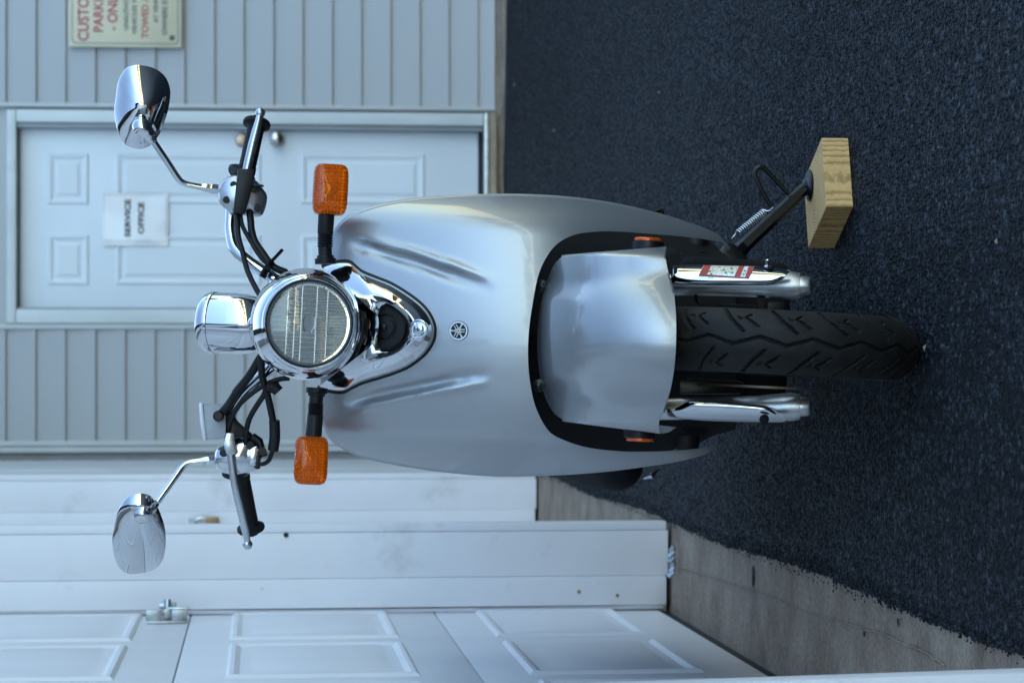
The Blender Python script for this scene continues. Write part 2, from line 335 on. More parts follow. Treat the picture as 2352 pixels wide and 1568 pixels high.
def aggregate(x0, x1, y0, y1, step, r0, r1, hs, fade):      # stones standing out of the asphalt
    nx, ny = int((x1-x0)/step), int((y1-y0)/step); gx, gy = np.meshgrid(np.arange(nx), np.arange(ny)); n = gx.size
    cx = x0+(gx.ravel()+rng.uniform(-.1, 1.1, n))*step; cy = y0+(gy.ravel()+rng.uniform(-.1, 1.1, n))*step
    k = (cx > np.interp(cy, ys, ex)+rng.normal(.001, .0018, n)) & (rng.random(n) < np.clip(fade(cy), 0, 1)); cx, cy = cx[k], cy[k]; n = len(cx)
    r = r0+(r1-r0)*rng.random(n)**1.5; h = hs*r*rng.uniform(.25, .75, n); th = rng.uniform(0, 6.28, n); V = np.zeros((n, 8, 3), np.float32)
    tz = np.stack([rng.normal(0, .22, n), rng.normal(0, .22, n)], 1)
    for j in range(4):
        a = th+j*math.pi/2+rng.normal(0, .3, n)
        for lay, (f, z0) in enumerate(((1.0, -.35), (.62, .65))):
            rr = r*f*rng.uniform(.75, 1.2, n); X, Y = rr*np.cos(a), rr*np.sin(a)
            V[:, j+4*lay] = np.stack([cx+X, cy+Y, z0*h*1.2+(X*tz[:, 0]+Y*tz[:, 1] if lay else 0)], 1)
    q = np.array([[0, 1, 5, 4], [1, 2, 6, 5], [2, 3, 7, 6], [3, 0, 4, 7], [4, 5, 6, 7]]); F = (q[None]+np.arange(n)[:, None, None]*8).reshape(-1, 4)
    return V.reshape(-1, 3), F
Vs, Fs, b0 = [], [], 0
for a_ in ((AX-.01, 1.05, 2.5, 5.8, .0072, .0026, .0058, .72, lambda y: (5.8-y)/1.2), (AX-.01, 2.0, 4.6, 10.1, .0100, .0032, .0064, .50, lambda y: (y-4.6)/1.2), (1.05, 2.0, 2.5, 5.8, .011, .004, .0070, .7, lambda y: (5.8-y)/1.2)):
    v_, f_ = aggregate(*a_); Vs.append(v_); Fs.append(f_+b0); b0 += len(v_)
Vs, Fs = np.concatenate(Vs), np.concatenate(Fs); me = bpy.data.meshes.new('asphalt_aggregate'); me.vertices.add(len(Vs)); me.vertices.foreach_set('co', Vs.ravel())
me.loops.add(Fs.size); me.loops.foreach_set('vertex_index', Fs.ravel().astype(np.int32)); me.polygons.add(len(Fs)); me.polygons.foreach_set('loop_start', np.arange(0, Fs.size, 4, dtype=np.int32)); me.update(calc_edges=True)
me.materials.append(M['asphalt']); tag(part('asphalt_aggregate', me, 'asphalt'), 'coarse black stones of the asphalt surface', kind='stuff')
gl = MB()   # grit and leaf scraps lying on the asphalt
sp = [(1182, 195, .010), (1273, 300, .008), (1515, 212, .007), (2290, 555, .006), (2126, 797, .007)]
pos = [(on_z(x, y, .001), r) for x, y, r in sp]+[(Vector((rng.uniform(-.3, 1.3), 2.9+6*rng.random()**1.6, .001)), .0012+.0022*rng.random()) for _ in range(26)]
for c, r in pos:
    a_ = rng.random()*6.28; u = Vector((math.cos(a_), math.sin(a_), .25))*r; w = Vector((-math.sin(a_), math.cos(a_), .1))*r*.6
    gl.add([c+u, c+w, c-u*.8, c-w*1.1, c+Vector((0, 0, r*.7))], [(0, 1, 4), (1, 2, 4), (2, 3, 4), (3, 0, 4), (0, 3, 2, 1)])
tag(part('grit', gl, 'concrete', smooth=0), 'pale grit and leaf scraps scattered on the black asphalt', kind='stuff')
apron = tag(part('concrete_apron', g, 'concrete', smooth=60), kind='structure')
g = MB()   # hairline crack along the apron, a little proud of it
pts = [on_z(x, y, -.0065) for x, y in [(1560, 1302), (1640, 1325), (1760, 1366), (1850, 1402), (1960, 1436), (2060, 1470), (2130, 1502), (2170, 1528)]]
pts = [Vector(p)+Vector((random.uniform(-.002, .002), 0, 0)) for p in catmull(pts, 8)]
g.tube(pts, .0018, 5); part('crack_ridge', g, 'concrete', apron)
g = MB()
for x, y, lx, ly in [(1730, 1322, .022, .008), (1611, 1216, .008, .004), (1655, 1245, .006, .003), (2063, 1428, .007, .004), (1985, 1455, .005, .004)]:
    c = on_z(x, y, -.0068); n_ = [(lx*math.cos(t)*(1+.1*math.sin(3*t)), ly*math.sin(t)*(1+.15*math.cos(2*t))) for t in np.linspace(0, 2*math.pi, 18, endpoint=False)]
    g.loft([[c+Vector((p, q, 0)) for p, q in n_], [c+Vector((p*.9, q*.9, .0012)) for p, q in n_]])
tag(part('tar_splash', g, 'asphalt', apron), kind='stuff')

# ------------------------------------------------------------------ the garage wing on the left
GX, DX = -.377, -.590
gar = thing('garage_building', (-2.0, 6.0, 0), 'white garage building with panelled roll-up doors beside the scooter', 'building')
HT = 3.4
g = MB(); g.box((-6, 10.30, 0), (-.40, 16, HT)); g.box((-6, -3, 2.32), (-.40, 10.30, HT)); g.box((-6, -3, 0), (-5.8, 10.3, 2.32)); g.box((-5.8, -3, 0), (-.40, .6, 2.32))
part('wall', g, 'white', gar, smooth=0)
g = MB(); g.box((-6.3, -3.2, HT), (-.15, 16.2, HT+.14)); part('roof', g, 'roof', gar, smooth=0)
def jamb(y0, y1, lean=0):
    T = Matrix(((1, 0, -lean, 0), (0, 1, 0, 0), (0, 0, 1, 0), (0, 0, 0, 1)))
    g = MB(); g.box((-.505, y0, .0), (-.395, y1 if lean else y0+.38, 2.32), T); o = part('jamb_post', g, 'white', gar, bevel=.003)
    g = MB(); g.box((-.5045, y0-.004, 1.9), (-.50, y0, 2.3), T)
    g = MB(); ya, yb = (y1-.048, y1-.001) if lean else (y0+.002, y0+.048); g.box((-.3945, ya, .004), (-.373, yb, 2.32), T); part('casing_board', g, 'white', gar, bevel=.004)
    g = MB(); g.box((-.576, y0-.012, .006), (-.5055, y1-.004 if lean else y0+.36, 2.32), T); part('stop_board', g, 'white', gar, bevel=.004)
    g = MB(); zs = np.linspace(.012, 2.3, 40)
    P = [[T @ Vector((x-.003*math.sin(z*2.3), y, z)) for x, y in ((-.5765, y0-.008), (-.5765, y0+.02), (-.588, y0+.018), (-.5895, y0+.010), (-.586, y0-.002))] for z in zs]
    g.loft(P); part('weather_strip', g, 'white', gar)
    g = MB(); g.box((-5.8, y0+.03, 0), (-.578, y1-.03, 2.32)); part('partition_wall', g, 'white', gar, smooth=0)
jamb(6.12, 6.62)
jamb(9.06, 9.30)
jamb(2.60, 3.085, .020)
# bent flashing at the foot of the middle post, nail heads, a dark disc painting the shade of a bored hole
g = MB(); c = on_z(1541, 1290, .012)
for k in range(6):
    a = k*.5; g.tube([c+Vector((-.035+.012*k, -.012-.002*math.sin(k*2), .004+.004*math.cos(k*1.7))), c+Vector((-.022+.012*k, -.016, -.006))], .007, 8)
part('bent_flashing', g, 'steel', gar)
for x, y in [(1330, 1358), (1418, 1367), (1168, 1340), (600, 1349), (1372, 1336)]:
    g = MB(); p = at(x, y, 6.107); g.lathe([(.0045, 0), (.004, .002), (.001, .0028)], axis_mat(p, (0, -1, 0)), 10); part('nail_head', g, 'brass' if x > 1310 and x != 1372 else 'white', gar)
g = MB(); p = at(657, 1228, 6.1195); g.lathe([(.0062, 0), (.0062, .0012)], axis_mat(p, (0, -1, 0)), 16); part('bored_hole', g, 'dark', gar)
# roll-up door of the near bay: sections, raised panels
zA = on_x(440.6, 1404.2, DX).z; zB = on_x(985.6, 1390.3, DX).z
zcuts = [.022, zB, zA, 2*zA-zB, 2.36]
door = part('garage_door', MB().box((DX-.05, 3.08, .02), (DX-.03, 6.14, 2.36)), 'doorwhite', gar, smooth=0)
for k in range(4):
    g = MB(); z0, z1 = zcuts[k]+.0012, zcuts[k+1]-.0012
    g.box((DX-.029, 3.05, z0), (DX, 6.16, z1)); part('door_section', g, 'doorwhite', door, bevel=.0035)
def panel_on_x(y0, y1, z0, z1, X, par, mt):
    def loop(i, d): return [(X+d, a, b) for a, b in ((y0+i, z0+i), (y1-i, z0+i), (y1-i, z1-i), (y0+i, z1-i))]
    g = MB(); g.loft([loop(0, -.002), loop(0, .001), loop(.007, .007), (loop(.015, .007)), loop(.026, .0015), loop(.042, .0015), loop(.056, .0065)], True)
    return part('raised_panel', g, mt, par, smooth=20)
pyf = on_x(533.4, 1411, DX).y; pyn = on_x(528.8, 1469, DX).y; p2f = on_x(531, 1483, DX).y
zp1, zp0 = on_x(533.4, 1411, DX).z, on_x(890, 1409, DX).z
pw = pyf-pyn; pit = pyf-p2f
for k in range(3):
    base = zcuts[k]; top = zcuts[k+1]
    dz0 = zp0-zB; dz1 = zA-zp1
    for j in range(5):
        panel_on_x(pyn-j*pit, pyf-j*pit, base+dz0, top-dz1, DX, door, 'doorwhite')
g = MB(); g.box((DX-.034, 3.05, -.004), (DX-.006, 6.16, .0215)); part('bottom_seal', g, 'dark', door)
# slide latch with its spring bolt
lat = MB(); c = at(385, 1410, 5.985); c.x = DX+.004
lat.box((DX+.0005, c.y-.07, c.z-.045), (DX+.006, c.y+.05, c.z+.045))
lt = part('slide_latch', lat, 'steel', door, bevel=.0015)
g = MB(); g.tube([(DX+.02, c.y-.03, c.z), (DX+.02, c.y+.06, c.z)], .011, 12); g.tube([(DX+.035, c.y+.01, c.z-.02), (DX+.035, c.y+.01, c.z+.02)], .008, 10)
g.tube([(DX+.02, c.y, c.z), (DX+.05, c.y+.004, c.z)], .009, 10); g.tube([(DX+.03, c.y-.02, c.z-.05), (DX+.03, c.y-.015, c.z)], .005, 8)
g.box((DX+.006, c.y-.05, c.z-.048), (DX+.03, c.y-.04, c.z-.012)); g.box((DX+.006, c.y-.05, c.z+.012), (DX+.03, c.y-.04, c.z+.048))
SPACE[lt] = SPACE[gar]
o = part('latch_bolt', g, 'steel', door, bevel=.0008)
# plain door of the far bay
d2 = part('garage_door', MB().box((DX-.03, 6.58, .02), (DX, 9.10, 2.36)), 'doorwhite', gar, smooth=0)
for k in range(3):
    for j in range(4): panel_on_x(6.72+j*.6, 7.2+j*.6, zcuts[k]+.08, zcuts[k+1]-.06, DX, d2, 'doorwhite')
# lap boards on the short street face past the far bay
YW = 10.30
bd = MB(); bd.loft([[(x, y, z) for x, z in ((-.378, 0), (-.3625, 0), (-.362, .006), (-.373, .126), (-.378, .126))] for y in (9.955, YW-.01)])
g = MB(); g.box((-.42, 9.12, .03), (-.354, 9.95, HT)); part('corner_board', g, 'sidingcap', gar, bevel=.003)
bme = None
for k in range(19):
    if bme is None:
        o = part('siding_board', bd, 'siding', gar, smooth=0); bme = o.data; o0 = o
    else:
        o = o0.copy(); COL.objects.link(o)
    o.location.z = .045+k*.1236

# ------------------------------------------------------------------ the office wing across the back
off = thing('office_building', (1.5, 11, 0), 'grey clapboard building with a pale panelled service door at the back', 'building')
XR = 9.0
xa, xb = at(600, 752, YW).x, at(600, 262, YW).x          # wall opening for the door
ztop = at(14, 500, YW).z
g = MB(); g.box((-.40, YW+.012, 0), (xa, YW+.2, 3.9)); g.box((xb, YW+.012, 0), (XR, YW+.2, 3.9)); g.box((xa, YW+.012, ztop), (xb, YW+.2, 3.9))
g.box((-.40, YW+.2, 3.7), (XR, 16, 3.9)); g.box((XR-.2, YW+.2, 0), (XR, 16, 3.7)); g.box((-.4, 15.8, 0), (XR-.2, 16, 3.7))
part('wall', g, 'siding', off, smooth=0)
g = MB(); g.box((-.6, YW-.25, 3.9), (XR+.3, 16.3, 4.05)); part('roof', g, 'roof', off, smooth=0)
zl0 = at(1098, 200, YW).z; zl1 = at(14.3, 200, YW).z; dz = (zl1-zl0)/16
def boards(x0, x1, n, zclip=None):
    prof = ((YW+.008, 0), (YW-.013, 0), (YW-.014, .004), (YW+.000, dz+.004), (YW+.008, dz+.004)); src = None
    zb = at(1137, 250, YW).z                       # the lowest board is cut to the sill
    mb = MB(); mb.loft([[(x, y, z) for y, z in ((YW+.008, zb), (YW-.010, zb), (YW-.0105, zb+.004), (YW-.0005, zl0+.004), (YW+.008, zl0+.004))] for x in (x0, x1)])
    part('siding_board', mb, 'siding', off, smooth=0)
    for k in range(n):
        if src is None:
            mb = MB(); mb.loft([[(x, y, z) for y, z in prof] for x in (x0, x1)]); o = src = part('siding_board', mb, 'siding', off, smooth=0)
        else: o = src.copy(); COL.objects.link(o)
        o.location.z = zl0+k*dz + (rng.random()-.5)*.0012
        o.location.y = (rng.random()-.5)*.0012
xj0, xj1 = at(600, 755, YW).x, at(600, 1012, YW).x
xr0 = at(600, 242, YW).x
boards(xr0, XR-.05, 30); boards(xj1, xj0, 30)
def upright(name, y0, y1, z0, z1, yf, yb, mt, bev=.002):
    a, b = sorted((at(600, y0, YW).x, at(600, y1, YW).x)); g = MB(); g.box((a, yf, z0), (b, yb, z1)); return part(name, g, mt, off, bevel=bev)
zs = at(1137, 250, YW).z
upright('channel_trim', 242, 251, zs, 3.9, YW-.020, YW+.005, 'sidingcap')
upright('channel_trim', 744.5, 755.5, zs, 3.9, YW-.020, YW+.005, 'sidingcap')
upright('corner_trim', 1010, 1022, .02, 3.9, YW-.024, YW+.005, 'sidingcap'); upright('corner_trim', 1024, 1036, .02, 3.9, YW-.034, YW+.005, 'sidingcap')
# casing, jamb, door
zh1, zh0 = at(15, 500, YW-.02).z, at(37, 500, YW-.02).z
zd1, zd0 = at(46, 500, YW+.05).z, at(1098, 500, YW+.05).z
zc = at(1110, 400, YW).z
upright('door_casing', 258, 286, zc, zh0, YW-.024, YW+.03, 'casing', .005); upright('door_casing', 711, 743, zc, zh0, YW-.024, YW+.03, 'casing', .005)
upright('door_casing', 258, 743, zh0+.001, zh1, YW-.024, YW+.03, 'casing', .005)
upright('door_jamb', 286.5, 297.5, zc, zh0, YW-.006, YW+.09, 'jamb'); upright('door_jamb', 706, 710.5, zc, zh0, YW+.0, YW+.09, 'jamb')
upright('door_jamb', 297.6, 705.8, zd1+.006, zh0, YW-.004, YW+.09, 'jamb')
dor = upright('door', 298, 705.5, zd0, zd1, YW+.05, YW+.088, 'officedoor', .001)
upright('door_gap_shade', 298, 705.5, zc-.0, zd0-.001, YW+.055, YW+.08, 'dark', 0)  # dark strip painting the shade in the gap under the door
upright('threshold', 258, 743, at(1122, 400, YW).z, zc-.001, YW-.05, YW+.05, 'steel', .003)
upright('sill_strip', 256, 745, .03, at(1122, 400, YW).z-.001, YW-.045, YW+.05, 'soffit', .002)
def panel_on_y(px0, px1, py0, py1):
    Y = YW+.05; a = at(px0, py0, Y); b = at(px1, py1, Y); x0, x1 = sorted((a.x, b.x)); z0, z1 = sorted((a.z, b.z))
    def loop(i, d): return [(p, Y-d, q) for p, q in ((x0+i, z0+i), (x1-i, z0+i), (x1-i, z1-i), (x0+i, z1-i))]
    g = MB(); g.loft([loop(0, -.003), loop(0, .0006), loop(.006, .007), loop(.014, .007), loop(.024, .0015), loop(.034, .0015), loop(.046, .006)]); part('door_panel', g, 'officedoor', dor, smooth=20)
for a, b in ((109, 204), (265, 600), (691, 976)):
    panel_on_y(a, b, 352, 470); panel_on_y(a, b, 538, 655)
def knob_at(px, py, mt, name, prof):
    g = MB(); g.lathe(prof, axis_mat(at(px, py, YW+.049), (0, -1, 0)), 28); part(name, g, mt, dor)
knob_at(634.5, 320, 'knob', 'door_knob', [(.030, 0), (.030, .006), (.024, .010), (.013, .014), (.012, .03), (.022, .036), (.027, .048), (.026, .060), (.018, .068), (.006, .070)])
knob_at(556, 322, 'copper', 'deadbolt', [(.030, 0), (.030, .008), (.026, .014), (.017, .016), (.016, .024), (.004, .025)])
# concrete sill whose front edge runs slightly askew
g = MB(); za = at(1137, 250, YW).z
fr = [on_z(1163, 0), on_z(1155.5, 440)]; k = (fr[1].y-fr[0].y)/(fr[1].x-fr[0].x)
yy = lambda x: fr[0].y+(x-fr[0].x)*k if x < 2.4 else fr[0].y+(2.4-fr[0].x)*k
P = []
for x in (-.40, .2, .8, 1.4, 2.0, 2.4, XR):
    yf = min(yy(x), YW-.004); P.append([(x, yf-.004, -.02), (x, yf, .004), (x, YW-.005, za-.004), (x, YW+.19, za-.004)])
g.grid(P); part('foundation', g, 'concrete', off, smooth=0)

# ------------------------------------------------------------------ notices
YS = YW-.040
sg = thing('parking_sign', at(416, 15, YS), 'cream metal sign in red and black lettering on the clapboards', 'sign')
s0, s1 = at(417.5, 110.5, YS), at(157, 110.5, YS); SW = at(300, -80, YS).x-s0.x
g = MB(); g.box((s0.x, YS, s0.z), (s0.x+SW, YS+.016, s1.z)); part('sign_plate', g, 'sign', sg, bevel=.004)
def frame_loop(i, d, rad):
    x0, x1, z0, z1 = s0.x+i, s0.x+SW-i, s0.z+i, s1.z-i; L = []
    for cx, cz, a0 in ((x1-rad, z1-rad, 0), (x0+rad, z1-rad, 90), (x0+rad, z0+rad, 180), (x1-rad, z0+rad, 270)):
        for a in np.linspace(a0, a0+90, 6): L.append((cx+rad*math.cos(R(a)), YS-d, cz+rad*math.sin(R(a))))
    return L
g = MB(); g.grid([frame_loop(.0135, .0006, .016), frame_loop(.0165, .0006, .014)], cv=True); part('border_line', g, 'signblack', sg, smooth=0)
def signline(s, px0, px1, pyl, mt, cen=15.0):
    a = at(px1, pyl, YS); b = at(px0, pyl, YS); w = 2*(at(px1, cen, YS).x-a.x)
    part('lettering', text_mb(s, a.x, a.z, w, b.z-a.z, lambda u, v, d: (u, YS-.0004-d, v)), mt, sg, smooth=0)
signline('CUSTOMER', 178.6, 204.2, 94.5, 'signred'); signline('PARKING', 214.5, 237.2, 74, 'signred'); signline('- ONLY -', 246.7, 270.1, 70.3, 'signred')
signline('UNAUTHORIZED', 284, 295, 69.6, 'signblack'); signline('VEHICLES WILL BE', 303.5, 313.8, 79.8, 'signblack'); signline('TOWED AWAY', 325.3, 341, 88.6, 'signred')
signline('AT VEHICLE', 352.3, 363, 52.7, 'signblack'); signline('OWNERS EXPENSE', 372, 384.2, 80.6, 'signblack')
g = MB(); a = at(401, 93.5, YS); b = at(389.5, 82, YS); g.box((a.x, YS-.0009, a.z), (b.x, YS-.0003, b.z)); part('maker_mark', g, 'signblack', sg, smooth=0)

YP = YW+.040
pp = thing('paper_notice', at(386, 504, YP), 'white paper notice in a clear sleeve taped to the door', 'notice')
a, b = at(386.5, 565, YP), at(236, 443.5, YP)
g = MB(); P = [[(x, YP-.002*math.sin((x-a.x)*22)*math.sin((z-a.z)*15)-.002, z) for x in np.linspace(a.x, b.x, 14)] for z in np.linspace(a.z, b.z, 14)]
Pb = [[(p[0], p[1]+.0015, p[2]) for p in r] for r in P]; g.grid(P); g.grid(Pb, flip=True); part('sleeve', g, 'sleeve', pp, smooth=60)
g = MB(); a2, b2 = at(380, 553, YP), at(241, 451, YP)
P = [[(x, YP-.002*math.sin((x-a.x)*22)*math.sin((z-a.z)*15)-.0042, z) for x in np.linspace(a2.x, b2.x, 14)] for z in np.linspace(a2.z, b2.z, 14)]
g.grid(P); part('sheet', g, 'paper', pp, smooth=60)
for s, p0, p1, l, r in (('SERVICE', 286.5, 300, 544.5, 457.5), ('OFFICE', 317.2, 331, 537.5, 464.8)):
    q0, q1 = at(p1, l, YP), at(p0, r, YP)
    part('lettering', text_mb(s, q0.x, q0.z, q1.x-q0.x, q1.z-q0.z, lambda u, v, d: (u, YP-.0068-d, v), bold=.03), 'ink', pp, smooth=0)
# padlock on the far jamb
YL = 9.045
pl = thing('padlock', at(503, 1197, YL), 'small brass padlock hanging on the white jamb', 'padlock')
a, b = at(502.5, 1208.5, YL), at(472.5, 1186.5, YL)
g = MB(); g.box((a.x, YL-.022, a.z), (b.x, YL-.002, b.z)); part('lock_body', g, 'brass', pl, bevel=.003)
g = MB(); q = [at(x, y, YL-.012) for x, y in ((474, 1190), (462, 1189.5), (452, 1192), (447, 1197), (452, 1203), (462, 1205), (474, 1205))]; g.tube(catmull(q, 6), .0042, 10); part('shackle', g, 'spring', pl)
g = MB(); c = at(443, 1200, YL); g.tube([c+Vector((0, .014, 0)), c+Vector((0, -.03, 0))], .007, 10); g.box((c.x-.014, YL-.004, c.z-.03), (c.x+.014, YL+.014, c.z+.014)); part('staple', g, 'steel', pl)

# ------------------------------------------------------------------ golden trees across the street, seen only in the chrome
def tree_mesh(seed):
    r = np.random.default_rng(seed); tr = MB(); tr.tube([(0, 0, -.2), (.1, 0, 1.5), (.05, .1, 3.2), (.2, .1, 6)], [.28, .22, .18, .07], 8)
    for k in range(7):
        a = k*2.4; z = 2+.5*k; tr.tube([(0.05, .05, z), (1.0*math.cos(a), 1.0*math.sin(a), z+.9), (1.9*math.cos(a), 1.9*math.sin(a), z+1.6)], [.09, .06, .03], 6)
    cl = [(r.normal(0, 1.25), r.normal(0, 1.25), 2.6+4.6*r.random(), .7+.7*r.random()) for _ in range(26)]; cr = MB(); vs = []; fs = []
    for k in range(2600):
        c = cl[k % 26]; d = r.normal(0, 1, 3); d /= np.linalg.norm(d); p = np.array(c[:3])+d*c[3]*(.6+.5*r.random()); u = r.normal(0, 1, 3); u /= np.linalg.norm(u); w = np.cross(u, d); s = .11+.09*r.random()
        i = len(vs); vs += [tuple(p+u*s), tuple(p+w*s), tuple(p-u*s), tuple(p-w*s)]; fs.append((i, i+1, i+2, i+3))
    cr.add(vs, fs); return tr.mesh('trunk', M['bark'], 60), cr.mesh('crown', M['leaf'], 0)
TM = [tree_mesh(3), tree_mesh(8)]
spots = [(x*1.0+rng.normal(0, .6), y+rng.normal(0, 1.5), .55+.25*rng.random()) for x, y in [(-33+3.4*k, -40+.12*abs(k-9)**1.6) for k in range(21)]] + [(38, -22, .8), (41, -14, .75), (43, -6, .85), (45, 3, .8), (36, -27, .7), (34, -31, .75), (40, -18, .7), (43, -10, .8), (45, -2, .7), (46, 7, .8), (46, 11, .75), (47, 15, .8), (39.5, -26, .75), (44.5, -14, .8), (47, 0, .85), (49, 9, .8)]  # most right-hand trees added unseen, to block the bright horizon in reflections
for i, (x, y, s) in enumerate(spots):
    t = bpy.data.objects.new('autumn_tree', None); COL.objects.link(t); t.location = (x, y, -.02); t.scale = (s, s, s); t.rotation_euler.z = i*1.9
    tag(t, 'golden autumn tree across the street, mirrored in the chrome', 'tree', 'golden trees across the street')
    for nm, me in zip(('trunk', 'crown'), TM[i % 2]):
        c = bpy.data.objects.new(nm, me); COL.objects.link(c); c.parent = t
#SCOOTER

# ================================================================== THE SCOOTER (local: x to picture right, y back from the wheel centre, z up)
LEAN = R(2.8); RX, RY = .026, 3.785; WR = .225
ROOT = Matrix.Translation((RX, RY, 0)) @ Matrix.Rotation(LEAN, 4, 'Y'); RINV = ROOT.inverted()
sc = thing('motor_scooter', None, 'silver motor scooter with chrome headlight and mirrors parked on its side stand', 'scooter', mat=ROOT)
def S(x, y, d): return RINV @ at(x, y, RY+d)
def Sp(pts, d): return [S(x, y, d if not callable(d) else d(x, y)) for x, y in pts]
def lerp(a, b, t): return a+(b-a)*t
def frame(fn, x, y, off=0, h=2.0):
    """place on a surface: origin, and a matrix whose z looks out of the surface"""
    p = S(x, y, fn(x, y)); ex = S(x, y-h, fn(x, y-h))-S(x, y+h, fn(x, y+h)); ez = S(x-h, y, fn(x-h, y))-S(x+h, y, fn(x+h, y))
    n = ez.cross(ex).normalized()
    if n.y > 0: n = -n
    ex = (ex-n*ex.dot(n)).normalized(); m = Matrix((ex, n.cross(ex), n)).transposed().to_4x4(); m.translation = p+n*off; return m

# ---- leg shield
def bell(v, a, b): return math.exp(-((v-a)/b)**2)
CR = catmull([(800, 533), (868, 553), (942, 574), (1015, 598), (1088, 623), (1150, 645)], 8)
CL = catmull([(795, 951), (862, 931), (980, 906), (1058, 890), (1140, 876)], 8)
def crease(px, py):
    out = 0
    for C_, sg_ in ((CR, 1), (CL, -1)):
        dd = np.hypot(C_[:, 0]-px, C_[:, 1]-py); i = int(dd.argmin())
        if dd[i] > 75: continue
        s = (py-C_[i, 1])*sg_; t = i/(len(C_)-1); e_ = min(1, t/.30)*1.0; f_ = min(1, (1-t)/.42); fade = e_*e_*(3-2*e_)*f_*f_*(3-2*f_)*(1 if 0 < i < len(C_)-1 else bell(dd[i]-abs(s), 0, 14))
        out += fade*(-.0074*bell(s, 2, 9) + .0085*bell(s, 23, 12))
    return out
SHC = Spline([700, 800, 900, 1000, 1100, 1180, 1240, 1310, 1400, 1500, 1600, 1700], [.135, .107, .079, .053, .032, .021, .017, .020, .037, .068, .108, .155])
def shield_base(px, py):
    u = 1568-py; uc = 808-(px-1053)*.049; t = abs(u-uc)/322
    return SHC(px) + .046*t**2 + .085*(max(0, t-.70)/.30)**2.3
def shield(px, py): return shield_base(px, py)+crease(px, py)
OUT = [(1672, 574), (1640, 540), (1570, 513), (1500, 492), (1400, 470), (1300, 457), (1200, 451.5), (1100, 451.5), (1000, 455.5), (930, 463), (870, 474), (820, 491), (790, 510), (771, 535), (764, 575),
       (757, 640), (748, 760), (742, 880), (741, 940), (752, 985), (775, 1016), (825, 1042), (900, 1060), (1000, 1076), (1100, 1086), (1180, 1088.5), (1300, 1084), (1400, 1076), (1500, 1063), (1570, 1051), (1625, 1034), (1647, 1016)]
INN = [(1668, 562), (1655, 556), (1608, 548), (1560, 542.5), (1500, 537.5), (1422, 532), (1373, 532), (1324, 538), (1285, 556), (1258, 586), (1236, 634), (1221, 712), (1214, 770), (1213, 823), (1216, 866), (1224, 913), (1235, 946), (1252, 978), (1272, 999), (1316, 1018), (1360, 1029), (1426, 1036), (1491, 1036.5), (1540, 1035), (1590, 1031), (1630, 1024), (1645, 1014)]
KO = [0, 7, 13, 19, 25, 31]; KI = [0, 6, 9, 17, 20, 26]; CNT = [70, 50, 90, 50, 70]
def matched(pts, knots, counts, k=12):
    d = catmull(pts, k); segs = []
    for a, b, n in zip(knots[:-1], knots[1:], counts): segs.append(resample(d[a*k:b*k+1], n+1)[:-1])
    return np.vstack(segs+[d[-1:]])
Oo, Ii = matched(OUT, KO, CNT), matched(INN, KI, CNT)
NR = 54; rows = []
for j in range(NR+1):
    t = j/NR; P2 = Ii*(1-t)+Oo*t; rows.append([S(x, y, shield(x, y)) for x, y in P2])
cen2 = np.array([1000, 780])
def rim(P2, steps, fn=shield_base, out=1):
    """turn an edge back: (inward px, back m) steps"""
    tg = np.gradient(P2, axis=0); nn = np.stack([tg[:, 1], -tg[:, 0]], 1); nn /= np.linalg.norm(nn, axis=1)[:, None]+1e-9
    return [[S(x+nx*w*out, y+ny*w*out, fn(x, y)+b) for (x, y), (nx, ny) in zip(P2, nn)] for w, b in steps]
go = rim(Oo, [(1.2, .0025), (1.4, .006), (-1.5, .012), (-6, .014)], out=1)
gi = rim(Ii, [(-1.4, .003), (-2.2, .010), (0, .045)], out=1)
def side(P2, gg, ref):   # choose the direction that leaves the sheet
    return gg
rows = gi[::-1]+rows+go
g = MB(); g.grid(rows); leg = part('leg_shield', g, 'paint', sc, smooth=60)
# dark inner panel filling the back of the shield, floor tunnel, floor board
mid = lambda x, y: shield_base(x, y)+.05
g = MB(); P2i = np.array([[1650, 575]]+[[1600, 535], [1400, 480], [1200, 468], [1000, 472], [850, 500], [800, 560], [790, 760], [800, 930], [850, 1030], [1000, 1060], [1200, 1072], [1400, 1058], [1580, 1026], [1625, 1005]])
Pd = catmull(P2i, 6); low = np.stack([np.full(len(Pd), 1690.), np.linspace(600, 985, len(Pd))], 1)
g.grid([[S(x, y, lerp(.16, .24, t)+.10*abs(y-775)/300) for x, y in lerp(low, Pd, t)] for t in np.linspace(0, 1, 10)]); part('inner_panel', g, 'matt', sc, smooth=60)
def lbox(name, lo, hi, mt, bev=.02, par=None): g = MB(); g.box(lo, hi); return part(name, g, mt, par or sc, bevel=bev, seg=3)
lbox('floor_tunnel', (-.11, .22, .145), (.14, .62, .335), 'matt', .03)
lbox('floor_board', (-.185, .28, .275), (.185, .74, .312), 'black', .015)
g = MB()   # ends of the shield legs running back into the floor
for sx in (-1, 1):
    g.loft([[Vector((sx*w, y, z)) for w, z in ((.12, .262), (.145, .268), (.150, .29), (.14, .31), (.12, .30))] for y in (.26, .45, .75)])
part('side_skirt', g, 'matt', sc, smooth=50)

